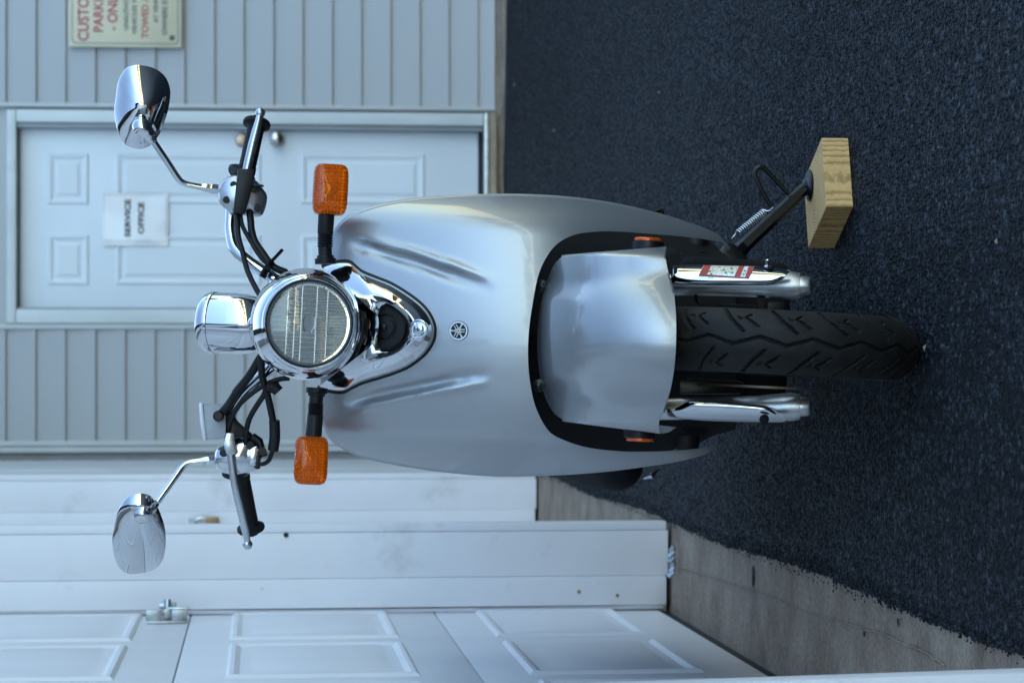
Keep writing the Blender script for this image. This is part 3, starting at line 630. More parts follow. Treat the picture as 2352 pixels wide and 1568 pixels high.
# ---- rear body, seat, rear wheel, muffler: behind the shield
def sect(y, w, z0, z1, n=20, e=2.6):
    return [Vector((.01+w*math.copysign(abs(math.cos(a))**(2/e), math.cos(a)), y, (z0+z1)/2+(z1-z0)/2*math.copysign(abs(math.sin(a))**(2/e), math.sin(a)))) for a in np.linspace(0, 2*math.pi, n, endpoint=False)]
g = MB(); g.loft([sect(.66, .10, .34, .50), sect(.70, .135, .33, .60), sect(.85, .155, .34, .655), sect(1.05, .165, .36, .68), sect(1.3, .145, .42, .70), sect(1.5, .09, .52, .70), sect(1.56, .05, .57, .66)]); part('rear_body', g, 'paint', sc)
g = MB(); g.loft([sect(.68, .07, .655, .70), sect(.72, .115, .645, .735), sect(.95, .135, .645, .745), sect(1.1, .135, .66, .765), sect(1.35, .115, .675, .775), sect(1.46, .06, .69, .76)]); part('seat', g, 'seat', sc)
g = MB(); g.tube(catmull([(-.12, 1.28, .70), (-.14, 1.45, .76), (-.12, 1.62, .79), (.14, 1.62, .79), (.16, 1.45, .76), (.14, 1.28, .70)], 6), .009, 10); part('grab_rail', g, 'chrome', sc)
WHY = 1.30
def wheel_mat(y, z=.22): return Matrix(((0, 0, 1, .0), (1, 0, 0, y), (0, 1, 0, z), (0, 0, 0, 1)))
rw = part('rear_wheel', MB().lathe([(.0, -.03), (.12, -.035), (.128, -.04), (.128, .04), (.12, .035), (0, .03)], wheel_mat(WHY), 40), 'alloy', sc)
g = MB(); g.lathe([(.125, -.04), (.15, -.048), (.19, -.046), (.212, -.03), (.218, 0), (.212, .03), (.19, .046), (.15, .048), (.125, .04)], wheel_mat(WHY), 60, False); part('tyre', g, 'tyre', rw)
g = MB(); g.loft([sect(.60, .10, .11, .30), sect(.8, .15, .10, .33), sect(1.0, .12, .12, .34), sect(1.25, .03, .19, .27)]); part('engine_cover', g, 'matt', sc)
g = MB(); c = S(1425, 1072, 1.02); c2 = c+Vector((-.0, .42, .06))
g.lathe([(.012, -.06), (.034, -.035), (.044, 0), (.048, .02), (.050, .30), (.044, .36), (.015, .38)], axis_mat(c, c2-c), 24); mf = part('muffler', g, 'matt', sc)
g = MB(); a = S(1478, 1098, .97); b = S(1512, 1078, .97); g.tube([a, lerp(a, b, .5)+Vector((-.004, -.006, 0)), b], [.002, .0055, .002], 10); part('muffler_guard', g, 'polished', mf)
g = MB(); g.loft([[S(x, y, .9+k*.12) for x, y in ((1385, 500), (1400, 470), (1440, 468), (1465, 478), (1468, 500))] for k in (0, 1)]); pg_ = part('passenger_peg', g, 'black', sc, bevel=.004)
g = MB(); e_ = S(1425, 497, .96); g.tube([Vector((.10, .96, e_.z-.02)), e_], .010, 10); part('peg_arm', g, 'blackmetal', pg_)
k_ = Sp([(1500, 505), (1502, 486), (1518, 484), (1522, 500)], .92); g = MB(); g.tube([Vector((.08, .93, k_[0].z))]+k_+[Vector((.08, .93, k_[3].z))], .006, 8); part('kick_lever', g, 'blackmetal', sc)

# ---- front wheel: grooved tyre, rim, disc
def groove_depth(u, v):
    """u across the tread (m, + to picture right), v along it, v grows downwards at the front"""
    per = .0785; d = 9.
    def seg(ax, ay, bx, by, pu, pv):
        ex, ey = bx-ax, by-ay; t = max(0, min(1, ((pu-ax)*ex+(pv-ay)*ey)/(ex*ex+ey*ey))); return math.hypot(pu-ax-t*ex, pv-ay-t*ey)
    vv = v % per; out = 0
    zz = abs(((vv/per+.25) % 1)*2-1)*2-1      # triangle wave
    dz = abs(u-.0062*zz)*.93; out = max(out, 1-max(0, dz-.0016)/.0011 if dz < .0027 else 0)
    for sgn, ph in ((1, 0.0), (-1, per*.42)):
        q = u*sgn; 
        for k in (-2, -1, 0, 1, 2):
            w = ((v-ph) % per)+k*per
            if not (-.03 < w < .12): continue
            dl = min(seg(.060, -.004, .036, .012, q, w), seg(.036, .012, .014, .034, q, w)); 
            if dl < .0022: out = max(out, min(1, (.0022-dl)/.0009))
            ds = min(seg(.0235, .0545, .0395, .035, q, w), seg(.0395, .035, .0465, .0425, q, w), 9)
            if ds < .0018: out = max(out, min(1, (.0018-ds)/.0008))
            dn = seg(.041, .0235, .036, .028, q, w)
            if dn < .0013: out = max(out, .6)
    return out
HW = .0468
prof = []   # cross-section by arc length
for u in np.linspace(-.066, .066, 69):
    a = u/.056; prof.append((u, HW*math.sin(min(max(a, -1.25), 1.25))/math.sin(1.178) if abs(a) < 1.178 else math.copysign(HW-.0012*(abs(a)-1.178)*6, a), .060*(1-math.cos(a))*.92))
g = MB(); NT = 520; P = []
for i in range(NT):
    th = 2*math.pi*i/NT; front = math.sin(th)   # th = 0 up, grows to the front and down
    ct, st = math.cos(th), math.sin(th); row = []
    vis = R(40) < th < R(190)
    for u, x, dr in prof:
        r = WR-dr-(.0060*groove_depth(u, th*WR) if vis else 0)
        row.append((x, -r*st, WR+r*ct))
    P.append(row)
wh = part('front_wheel', MB().lathe([(.118, -.032), (.134, -.036), (.136, -.030), (.126, -.02), (.126, .02), (.136, .030), (.134, .036), (.118, .032)], wheel_mat(0, WR), 60, False), 'alloy', sc)
g.grid(P, cu=True); part('tyre', g, 'tyre', wh, smooth=50)
g = MB()
for k in range(5):
    a = k*2*math.pi/5; T = wheel_mat(0, WR) @ Matrix.Rotation(a, 4, 'Z'); g.box((.02, -.014, -.018), (.125, .014, .018), T)
g.lathe([(.0, -.045), (.034, -.045), (.036, .045), (0, .045)], wheel_mat(0, WR), 24); part('spokes', g, 'alloy', wh, bevel=.003)
xd = S(1780, 890, -.02).x
g = MB(); T = wheel_mat(0, WR); T.translation = (xd, 0, WR); g.lathe([(.06, -.0018), (.108, -.0018), (.108, .0018), (.06, .0018)], T, 60, False); g.f.append(tuple(range(0))) if 0 else None
part('brake_disc', g, 'disc', wh, smooth=30)

# ---- fork legs and their chrome covers
def fork(cy, cov, side_, lab=None):
    xb = 1838; p0 = S(1470, cy+ (6 if side_ < 0 else -2), .03); p1 = S(xb, cy, -.035); rr = .0205
    ax = (p1-p0).normalized(); g = MB(); g.tube([p0, lerp(p0, p1, .35), lerp(p0, p1, .72), lerp(p0, p1, .86), lerp(p0, p1, .95), p1], [.0165, .0165, .0180, .0205, .0213, .0190], 24)
    fk = part('fork_leg', g, 'alloy', sc)
    g = MB(); g.tube([p1-ax*.001, p1+ax*.003, p1+ax*.012, p1+ax*.0155], [.0155, .0150, .0142, .0125], 20); part('fork_plug', g, 'alloy', fk, bevel=.0006)
    g = MB(); n = MB(); e = p1+ax*.0155; n.tube([e, e+ax*.0006], [.0078, .0078], 14); part('plug_recess', n, 'dark', fk)  # dark disc painting the shade of the hollow plug end
    return fk, p0, p1, ax
fkR, r0, r1, rax = fork(656, None, 1)
fkL, l0, l1, lax = fork(934, None, -1)
def cover(pts, d0, bul, mt='chrome', tilt=0.0, k=9):
    C_ = resample(catmull(pts, 8, True), 90, True); c = C_.mean(0); g = MB(); loops = []
    long_ = np.array([1.0, 0.04])
    for t in np.linspace(1, .02, 14):
        h = (1-t**2.6)**.55
        L = []
        for q in C_:
            mid_ = np.array([q[0], c[1]+(q[0]-c[0])*.02]); pp_ = mid_+(q-mid_)*t if True else q
            pp_[0] = c[0]+(q[0]-c[0])*(.90+.10*t)
            L.append(S(pp_[0], pp_[1], d0-bul*h+tilt*(pp_[1]-c[1])-.00017*(pp_[0]-1680)))
        loops.append(L)
    back = [[S(x, y, d0+.018-.00017*(x-1680)) for x, y in C_]]
    g.grid(back+loops, cv=True); g.f.append(tuple(len(g.v)-1-i for i in range(90)))
    return part('fork_cover', g, mt, None, smooth=50) if False else g
gR = cover([(1542, 630), (1543, 615.3), (1552.8, 608.4), (1640, 607.6), (1706.8, 609.3), (1766.6, 614.3), (1814.5, 620.4), (1806, 634), (1792, 646), (1766.6, 654.6), (1700, 655.6), (1612.7, 655), (1542.6, 649.5)], -.056, .020, tilt=-.0004)
part('fork_cover', gR, 'chrome', fkR, smooth=50)
gL = cover([(1528, 939.8), (1552.8, 935.5), (1583.5, 921), (1620, 921.4), (1663.9, 922.7), (1749.3, 929.5), (1773.2, 938.1), (1800.6, 962), (1802.3, 970.6), (1698, 968.8), (1600, 965), (1539.1, 958.6), (1530, 952)], -.056, .018, tilt=.0006)
part('fork_cover', gL, 'chrome', fkL, smooth=50)
g = MB(); c = S(1766, 611, -.078); g.lathe([(.0075, 0), (.0072, .004), (.0050, .006), (.0048, .013), (.002, .0145)], axis_mat(c+Vector((-.004, 0, 0)), (1, -.2, .1)), 6); part('cover_bolt', g, 'chrome', fkR, smooth=30)
g = MB(); c = S(1755, 962, -.088); g.lathe([(.0075, 0), (.0075, .0012), (.006, .0015)], axis_mat(c, (-.3, -1, -.1)), 16); part('bolt_recess', g, 'black', fkL)  # black disc painting the shade inside the bolt recess
# torn sticker on the right-hand cover
def onR(x, y): return S(x, y, -.0770-.0004*(y-633)+.00002*(y-630)**2-.00017*(x-1680))
def patch(name, pts, mt, off=0.0, nx=8, par=None):
    a, b, c, d = [np.array(p, float) for p in pts]; g = MB()
    P = [[onR(*lerp(lerp(a, b, s), lerp(d, c, s), t))+Vector((0, -.0006-off, 0)) for s in np.linspace(0, 1, nx)] for t in np.linspace(0, 1, 7)]
    g.grid(P); return part(name, g, mt, fkR, smooth=60)
st = patch('warning_sticker', [(1616, 609), (1732, 612), (1720, 641), (1604, 632)], 'sticker')
def sub(pts, mt, off): 
    o = patch('sticker_print', pts, mt, off); return o
sub([(1617, 609), (1633, 609.5), (1623, 632), (1606, 630)], 'stickerred', .0004); sub([(1697, 611), (1709, 611), (1699, 637), (1686, 635.5)], 'stickerred', .0004)
sub([(1720, 611.5), (1731, 612), (1720, 640), (1710, 638)], 'stickerred', .0004); sub([(1606, 629), (1721, 637), (1720, 641), (1604, 632.5)], 'stickerred', .0006)
sub([(1711, 612), (1718, 612), (1708, 636), (1701, 635)], 'white', .0003)
for x, y in ((1628, 621), (1632, 627), (1660, 618), (1665, 624), (1678, 615), (1680, 624), (1709, 620), (1706, 628)):
    sub([(x, y), (x+5, y+.4), (x+3.4, y+3.6), (x-1.5, y+3)], 'green', .0005)
for pts_ in ([(1606, 634), (1640, 636.5), (1638, 641), (1608, 638)], [(1650, 638), (1676, 640), (1668, 649), (1655, 645)], [(1680, 641), (1716, 643), (1700, 651), (1690, 648)]): sub(pts_, 'sticker', .0002)
# cable guide and small bracket between fork and tyre, caliper
g = MB(); g.tube(Sp([(1598, 676), (1599, 690), (1606, 699), (1680, 700.5), (1742, 701)], -.02), .0026, 8); g.loft([Sp([(1738, 684), (1758, 684), (1752, 713), (1744, 713)], d) for d in (-.03, -.015)]); part('cable_guide', g, 'blackmetal', sc)
g = MB(); g.loft([Sp([(1764, 692), (1805, 690), (1806, 714), (1762, 716)], d) for d in (-.03, .02)]); part('speedo_drive', g, 'black', sc, bevel=.003)
g = MB(); g.loft([Sp([(1560, 868), (1700, 874), (1712, 884), (1700, 905), (1560, 905)], d) for d in (.02, .07)]); part('brake_caliper', g, 'blackmetal', sc, bevel=.004)
g = MB(); g.tube([S(1560, 870, .03), S(1700, 884, -.09)], .004, 6)

# ---- front fender
FT = [(1290, 590), (1270, 612), (1250, 665), (1238, 725), (1234, 790), (1238, 850), (1250, 905), (1270, 945), (1292, 963)]
FB = [(1530, 570.5), (1528, 585), (1531, 606), (1537, 632), (1546, 663), (1551, 702), (1553, 745), (1552.5, 790), (1550.5, 825), (1546, 862), (1538, 902), (1527, 935), (1516, 960), (1513, 978), (1516, 991)]
nF = 150; ft = resample(catmull(FT, 10), nF); fb = resample(catmull(FB, 10), nF)
FEC = Spline([1232, 1250, 1275, 1305, 1345, 1400, 1460, 1515, 1560], [.070, -.002, -.070, -.124, -.170, -.207, -.229, -.240, -.244])
def fend(px, py):
    u = 1568-py; uc = 787-(px-1450)*.04; t = (u-uc)/210; a = abs(t)
    k = FEC(px)
    sm = lambda e0, e1, v: (lambda q: q*q*(3-2*q))(min(max((v-e0)/(e1-e0), 0), 1))
    q = min(max((px-1280)/170, 0), 1); q = q*q*(3-2*q); w = lerp(.50, .70, q)
    a_ = max(a, .02); d_ = (a_**-7+w**-7)**(-1/7); s = .050*(d_/.62)**2.1 + .022*(a_-d_)/.3 + .006*bell(a, w+.03, .12) + .030*(max(0, a-.90)/.10)**2
    v_ = min(max((1375-px)/110, 0), 1); u_ = min(max((a-.40)/.25, 0), 1); s += .040*v_*v_*(3-2*v_)*u_*u_*(3-2*u_)
    return float(k)+s
rows = []
for j in range(61):
    t = (j/60)**.9; rows.append([S(x, y, fend(x, y)) for x, y in lerp(ft, fb, t)])
lip = [[S(x-w, lerp(y, 785, .004*w/2), fend(x, y)+b) for x, y in fb] for w, b in ((-.6, .0015), (0.5, .0035), (3, .006), (14, .010))]
rows += lip; g = MB(); g.grid(rows)
fd = part('front_fender', g, 'paint', sc, smooth=60)
for sg_, idx in ((1, 0), (-1, -1)):   # skirts running back beside the fork
    g = MB(); edge_ = [(lerp(np.array(ft[idx]), np.array(fb[idx]), t)) for t in np.linspace(0, 1, 24)]
    g.grid([[S(x, y, fend(x, y)+b)+Vector((sg_*w, 0, -.25*max(0, b-.02)*(i/23))) for i, (x, y) in enumerate(edge_)] for b, w in ((0, 0), (.004, .0016), (.012, .003), (.03, .003), (.075, 0), (.12, -.008))]); part('fender_skirt', g, 'paint', fd, smooth=60)
g = MB(); g.grid([[S(lerp(fx, 1500, .0), lerp(fy, 785, .05), .10) for fx, fy in ft], [S(x-22, lerp(y, 785, .06), fend(x, y)+.05) for x, y in fb]]); part('fender_lining', g, 'matt', fd)
for cx, y0, y1 in ((1488, 590, 553.5), (1470, 966, 1006)):
    d0 = -.085; a, b = S(cx, y0, d0), S(cx, y1, d0); sg_ = 1 if b.x > a.x else -1; g = MB()
    X = axis_mat(a, (sg_, 0, 0), (0, 0, 1)); L = abs(b.x-a.x); g.lathe([(.0245, -.012), (.0240, L*.6), (.0235, L*.62), (.0232, L-.001), (.021, L)], X, 28); rf = part('reflector_mount', g, 'black', sc)
    g = MB(); X2 = axis_mat(b, (sg_, 0, 0), (0, 0, 1)); g.lathe([(.0205, 0), (.0205, .003), (.019, .0045), (.0, .005)], X2, 28, True); part('side_reflector', g, 'amberdk', rf)
for x, y in ((1245, 657), (1238, 885)):
    g = MB(); c = S(x, y, .05); g.lathe([(.010, 0), (.0095, .003), (.006, .004), (.006, .010), (.002, .012)], axis_mat(c, (0, -1, .2)), 12); part('bracket_bolt', g, 'blackmetal', sc)

# ---- horn cover: chrome teardrop below the headlight
HO = [(740, 612), (768, 603), (799, 601), (815, 612), (832, 625), (866, 639), (899, 652.5), (939, 677), (968, 700), (986, 722), (996.5, 746), (997.5, 765), (993, 785), (974, 813), (939, 840), (905, 855), (872, 866), (831.6, 878), (808, 889), (786, 899.5), (755, 897), (730, 889)]
HI = [(870, 716), (872, 708), (880, 703.5), (892, 702), (906, 710), (918, 719.5), (927, 729), (933, 740), (936, 752), (935, 764), (931, 776), (918, 791), (908, 798), (897, 802.5), (887, 803.5), (878, 803), (871, 799), (868, 790)]
ho = resample(catmull(HO, 10), 160); 
hiP = np.array([[856, 752]]) ; hi = resample(catmull([(867, 724)]+HI+[(866, 784)], 10), 160)
def cov(t): return np.interp(t, [0, .03, .10, .35, .7, .93, 1], [-.004, -.011, -.017, -.026, -.033, -.030, -.024])
rows = [[S(x, y, shield_base(x, y)+.004) for x, y in ho]]
for t in np.concatenate([np.linspace(0, .12, 7), np.linspace(.16, 1, 18)]):
    rows.append([S(x, y, shield_base(x, y)+cov(t)) for x, y in lerp(ho, hi, t)])
rows.append([S(lerp(x, 893, .05), lerp(y, 752, .05), shield_base(x, y)-.010) for x, y in hi]); rows.append([S(lerp(x, 893, .05), lerp(y, 752, .05), shield_base(x, y)-.001) for x, y in hi])
g = MB(); g.grid(rows); hc = part('horn_cover', g, 'chrome', sc, smooth=50)
g = MB(); g.tube([S(x, y, shield_base(x, y)-.001) for x, y in ho], .0034, 8); part('gasket', g, 'black', hc)
g = MB(); bl = resample(catmull([(845, 700), (870, 692), (900, 698), (935, 725), (945, 752), (938, 785), (905, 810), (870, 812), (845, 800)], 8, True), 40, True)
g.add([S(x, y, shield_base(x, y)-.004) for x, y in bl], [tuple(range(40))]); part('horn_opening_shade', g, 'matt', hc, smooth=0)  # black sheet painting the darkness inside the horn opening
hm = frame(shield_base, 888, 751, .004); g = MB()
g.lathe([(.034, 0), (.034, .005), (.032, .0065), (.020, .0062), (.0185, .0045), (.016, .006), (.0155, .0085), (.006, .009), (.0055, .012), (.003, .0135), (.0005, .014)], hm, 36); part('horn', g, 'black', hc, smooth=25)
hs = frame(lambda x, y: shield_base(x, y)-.031, 963, 756, .0035); g = MB()
g.lathe([(.0150, -.004), (.0150, .001), (.0138, .0016), (.0128, .0004), (.0118, -.003), (.0112, -.003)], hs, 32, False); part('screw_cup', g, 'chrome', hc)
g = MB(); g.lathe([(.0112, -.0035), (.0108, -.0022), (.0085, -.0018), (.0080, .0008), (.0055, .0022), (.0012, .0028)], hs, 28); scw = part('dome_screw', g, 'polished', hc)
g = MB(); g.box((-.0032, -.0008, .0015), (.0032, .0008, .0031), hs); g.box((-.0008, -.0032, .0015), (.0008, .0032, .0031), hs); part('screw_slot', g, 'dark', hc, smooth=0)
# chrome cradle under the lamp bowl
# ---- headlight
LC = S(710.5, 742.5, -.006); AXH = Vector((0, 1, .045)).normalized()   # axis runs back
HM = axis_mat(LC, AXH)
g = MB(); g.lathe([(.0640, .004), (.0648, -.002), (.0668, -.0045), (.0690, -.003), (.0705, .002), (.0712, .010), (.0712, .014)], HM, 72, False)
hd = part('headlight', MB().lathe([(.0710, .0125), (.0722, .014), (.0760, .022), (.0815, .042), (.0850, .068), (.0840, .098), (.076, .128), (.055, .155), (.02, .168)], HM, 72), 'chrome', sc, smooth=60)
part('headlight_rim', g, 'chrome', hd, smooth=60)
g = MB(); g.lathe([(.0645, .003), (.0630, -.0006), (.0606, -.0004), (.0590, .006), (.0590, .012)], HM, 72, False); part('lens_gasket', g, 'bluering', hd)
NRr, NTt = 12, 96; LR = .0606
fr_, bk_ = [], []
for i in range(NRr+1):
    r = max(LR*i/NRr, .0002); q = r/LR
    fr_.append([HM @ Vector((r*math.cos(a), r*math.sin(a), -.0060*(1-q*q)+.0005)) for a in np.linspace(0, 2*math.pi, NTt, endpoint=False)])
    bk_.append([HM @ Vector((r*math.cos(a), r*math.sin(a), -.0060*(1-q*q)+.0035)) for a in np.linspace(0, 2*math.pi, NTt, endpoint=False)])
g = MB(); g.grid(fr_+bk_[::-1], cv=True); part('headlight_lens', g, 'glass', hd, smooth=80)
g = MB()     # moulded flutes and block joints on the inside of the lens (u to picture right, w up)
def lens_pt(u, w): q = (u*u+w*w)/LR**2; return HM @ Vector((u, -w, -.0060*(1-q)+.0040))
hx_ = HM.to_3x3() @ Vector((0, 1, 0)); sy_ = -1 if hx_.z > 0 else 1
def rib(u0, w0, u1, w1, r): g.tube([lens_pt(lerp(u0, u1, t), lerp(w0, w1, t)*-sy_) for t in (0, .25, .5, .75, 1)], r, 5)
for w0, w1, du, u_lo, u_hi in ((.0555, .026, .0044, -1, 1), (.026, .010, .0038, -1, 1), (.010, -.012, .0072, -1, -.22), (.010, -.012, .0072, .22, 1), (.008, -.009, .0030, -.2, .2), (-.012, -.022, .0052, -1, 1), (-.022, -.033, .0060, -1, -.2), (-.022, -.033, .0048, -.2, .2), (-.022, -.033, .0060, .2, 1), (-.033, -.0555, .0075, -1, 1)):
    u = -.057
    while u < .057:
        m_ = .0580**2-u*u
        if m_ > 0 and u_lo*.057 <= u <= u_hi*.057:
            h_ = math.sqrt(m_); p0_, p1_ = min(max(w1, -h_), h_), max(min(w0, h_), -h_)
            if p1_-p0_ > .003: rib(u, p0_+.0004, u, p1_-.0004, .00050)
        u += du
for w in (.026, .010, -.012, -.022, -.033):
    h_ = math.sqrt(.0578**2-w*w); rib(-h_, w, h_, w, .00038)
tag(part('lens_flutes', g, 'ribglass', hd, smooth=60), kind='stuff')
g = MB(); pr = [(.0592, .0075)]+[(.0592*math.sqrt(1-t), .008+.050*t) for t in np.linspace(.02, .965, 26)]; g.lathe(pr, HM, 72, True); part('headlight_reflector', g, 'reflector', hd, smooth=60)
g = MB(); g.lathe([(.004, .056), (.004, .040), (.0115, .036), (.0115, .026), (.009, .024), (.001, .0235)], HM, 24); part('bulb_shield', g, 'polished', hd)
g = MB(); T = HM @ Matrix.Translation((0, 0, -.0021))
g2 = MB(); g2.lathe([(.0345, .009), (.0360, .0075), (.0385, .009), (.0360, .0105), (.0345, .009)], HM, 60, False); part('bulb_ring', g2, 'badge', hd); g2 = MB(); g2.lathe([(.0265, .012), (.0300, .0100), (.0340, .0095), (.0342, .0105), (.0265, .012)], HM, 60, False); part('bulb_ring_shade', g2, 'bluering', hd)
lo = lambda d, s: [T @ Vector((x*s, y*s, d)) for x, y in ((-.013, .004), (-.006, .0085), (.006, .0085), (.013, .004), (.013, -.004), (.006, -.0085), (-.006, -.0085), (-.013, -.004))]
g.loft([lo(.0, 1), lo(.0012, .9)]); part('lens_boss', g, 'ribglass', hd)
for x, y, r in ((825.5, 691, .0052), (850, 799, .0066)):
    pass
# lower cradle: chrome saddle between lamp bowl and horn cover
g = MB(); cr = resample(catmull([(800, 656), (838, 692), (867, 724), (869, 754), (866, 784), (838, 818), (800, 842)], 10), 60); ce = resample(np.array([(770, 668), (785, 700), (795, 742), (785, 790), (770, 826)], float), 60)
rows = []
for t in np.linspace(0, 1, 16):
    rows.append([S(x, y, lerp(shield_base(cr[i_][0], cr[i_][1])-lerp(.006, .0305, min(max((cr[i_][0]-800)/58, 0), 1)), .150, t)-.004*math.sin(math.pi*t)) for i_, (x, y) in enumerate(lerp(cr, ce, t))])
g.grid(rows); cd = part('lamp_saddle', g, 'chrome', sc, smooth=70)
for x, y, r, dd in ((825.5, 691, .0050, .086), (850, 799, .0062, .098)):
    g = MB(); g.lathe([(r, -.014), (r*1.02, .004), (r*.6, .005)], axis_mat(S(x, y, dd), (0, -1, -.35)), 18); part('drain_hole', g, 'dark', cd)  # dark plugs stand in for the shade inside the holes

# ---- badge on the shield
bm_ = frame(shield_base, 1053.5, 759.5, .0004); br = .01435
g = MB(); g.lathe([(br, -.001), (br, .0012), (br*.985, .0017), (br*.86, .0017), (br*.83, .0013), (br*.83, .0005)], bm_, 48, False); bd_ = part('badge', g, 'badge', sc, smooth=30)
g = MB(); g.lathe([(br*.845, -.0005), (br*.845, .0009)], bm_, 40); part('badge_field', g, 'black', bd_)
g = MB(); g.lathe([(br*1.05, -.001), (br*1.05, .0004), (br, .0006)], bm_, 48, False); part('badge_edge', g, 'matt', bd_)
g = MB()
for k in range(3):     # three crossed tuning forks
    T = bm_ @ Matrix.Rotation(R(90+120*k), 4, 'Z') @ Matrix.Translation((0, 0, .0013)); u = br
    for s_ in (-1, 1): g.tube([T @ Vector((x*u, s_*y*u, 0)) for x, y in ((-.70, .125), (-.2, .125), (.25, .125), (.36, .07), (.40, .0))], .00085, 6)
    g.tube([T @ Vector((x*u, 0, 0)) for x in (.38, .50, .58, .70, .82, .93)], [.0009, .0013, .0008, .0019, .0014, .0003], 6)
part('badge_emblem', g, 'badge', bd_)

# ---- turn signals
def signal(cx, cy, hx, hy, d, stalk, d0):
    g = MB(); c = S(cx, cy, d); ex = (S(cx, cy-10, d)-S(cx, cy+10, d)); px = ex.length/20; tilt = math.atan2(*( (lambda q: (q.z, q.x))(ex)))
    def loop(sx, sz, dy, e=5.5): return [c+Vector((math.copysign(abs(math.cos(a))**(2/e), math.cos(a))*hy*px*sx, dy, math.copysign(abs(math.sin(a))**(2/e), math.sin(a))*hx*px*sz)) for a in np.linspace(0, 2*math.pi, 56, endpoint=False)]
    ts = part('turn_signal', MB().tube(catmull(stalk, 6), .0106, 20), 'rubber', sc)
    g = MB(); n = len(stalk)
    P_ = catmull(stalk, 6); a, b = Vector(stalk[1]), Vector(stalk[2])
    for k in range(5): q = lerp(a, b, .1+.2*k); t = (b-a).normalized(); g.tube([q-t*.0017, q, q+t*.0017], [.0106, .0126, .0106], 20)
    q = Vector(stalk[0]); t = (Vector(stalk[1])-q).normalized(); g.tube([q-t*.004, q+t*.004, q+t*.005, q+t*.009], [.0165, .0165, .0135, .0128], 20)
    q = Vector(stalk[2]); q2 = Vector(stalk[-1]); g.tube([q, q+(q2-q)*.02, q2], [.0118, .0122, .0126], 20); part('stalk_boot', g, 'rubber', ts, smooth=35)
    g = MB(); g.loft([loop(.86, .80, .042), loop(.99, .98, .030), loop(1.0, 1.0, .012)]); part('signal_housing', g, 'amberdk', ts)
    g = MB(); g.loft([loop(1, 1, .0118), loop(1.0, 1.0, -.002), loop(.975, .965, -.008), loop(.93, .90, -.0112), loop(.80, .74, -.0135), loop(.4, .4, -.0145), loop(.05, .05, -.0148)]); part('signal_lens', g, 'amber', ts, smooth=50)
    g = MB(); nx, nz = 13, 9
    P = [[c+Vector((lerp(-.86, .86, i/(2*nx))*hy*px, .0085-(.0042 if i % 2 and j % 2 else 0)-(.002 if (abs(i-nx) < 6 and abs(j-nz) < 5) else 0), lerp(-.80, .80, j/(2*nz))*hx*px)) for i in range(2*nx+1)] for j in range(2*nz+1)]
    g.grid(P); part('lens_cells', g, 'amberin', ts, smooth=0)
    g = MB(); g.lathe([(.011, 0), (.010, .003), (.006, .006), (.002, .007)], axis_mat(c+Vector((0, .008, 0)), (0, -1, 0)), 16); part('bulb', g, 'amberin', ts)
    return ts
signal(759, 435, 40, 58.5, .075, Sp([(747.5, 600), (746.5, 568), (747, 538), (750, 488)], .085), 0)
signal(714.5, 1057, 38.5, 56, .075, Sp([(727.5, 896), (725.5, 925), (724.5, 952), (720, 1004)], .085), 0)

# ---- speedometer pod
pc = S(560, 743.5, .235); pax = Vector((0, .34, .94)).normalized(); PM = axis_mat(pc, pax)
sp_ = part('speedometer', MB().lathe([(.008, -.046), (.024, -.043), (.035, -.036), (.043, -.022), (.0470, -.004), (.0482, .016), (.0482, .046)], PM, 56), 'chrome', sc, smooth=60)
g = MB(); g.lathe([(.0485, .0468), (.0492, .048), (.0488, .054), (.0468, .0605), (.043, .0655), (.037, .0695), (.033, .0702)], PM, 56, False); part('speedometer_bezel', g, 'chrome', sp_, smooth=60)
g = MB(); g.lathe([(.0478, .0455), (.0478, .0475)], PM, 56, False); part('bezel_joint', g, 'dark', sp_)
g = MB(); g.lathe([(.035, .066), (.035, .0665), (.001, .067)], PM, 40); part('dial', g, 'black', sp_)
g = MB(); g.tube([pc-pax*.03, pc-pax*.09+Vector((0, .02, 0))], [.016, .02], 14); part('pod_stem', g, 'black', sp_)

# ---- handlebar, grips, levers, switch housings
hb = [(532, 440), (531, 490), (529.6, 529), (537.5, 568), (557, 589.5), (586, 611), (631, 642), (668, 680), (676, 745), (668, 812), (632, 838), (598, 868), (560, 905), (535, 945), (528, 990), (534, 1040)]
hbd = [.315, .305, .295, .275, .262, .255, .245, .24, .24, .24, .245, .255, .265, .28, .30, .315]
bar = part('handlebar', MB().tube(catmull([S(x, y, d) for (x, y), d in zip(hb, hbd)], 8), .0093, 18), 'chrome', sc, smooth=60)
def grip(p_in, p_out, mt='grip'):
    a, b = p_in, p_out; t = (b-a).normalized(); g = MB(); L = (b-a).length
    pr = [(.0128, 0), (.0150, .003), (.0150, .014), (.0140, .016)]+[(.0138+.0003*(k % 2), .02+(L-.035)*k/26) for k in range(27)]+[(.0142, L-.012), (.0150, L-.010), (.0225, L-.006), (.0230, L-.002), (.0215, L+.001), (.0120, L+.0025)]
    g.lathe(pr, axis_mat(a, t, (0, 1, 0)), 28); o = part('grip', g, mt, bar, smooth=50)
    n = MB(); n.lathe([(.011, L), (.0105, L+.008), (.004, L+.011)], axis_mat(a, t, (0, 1, 0)), 18); part('bar_end', n, 'black', o)
grip(S(564, 402, .33), S(590.5, 281, .365))
grip(S(550.5, 1080, .33), S(577, 1216, .365))
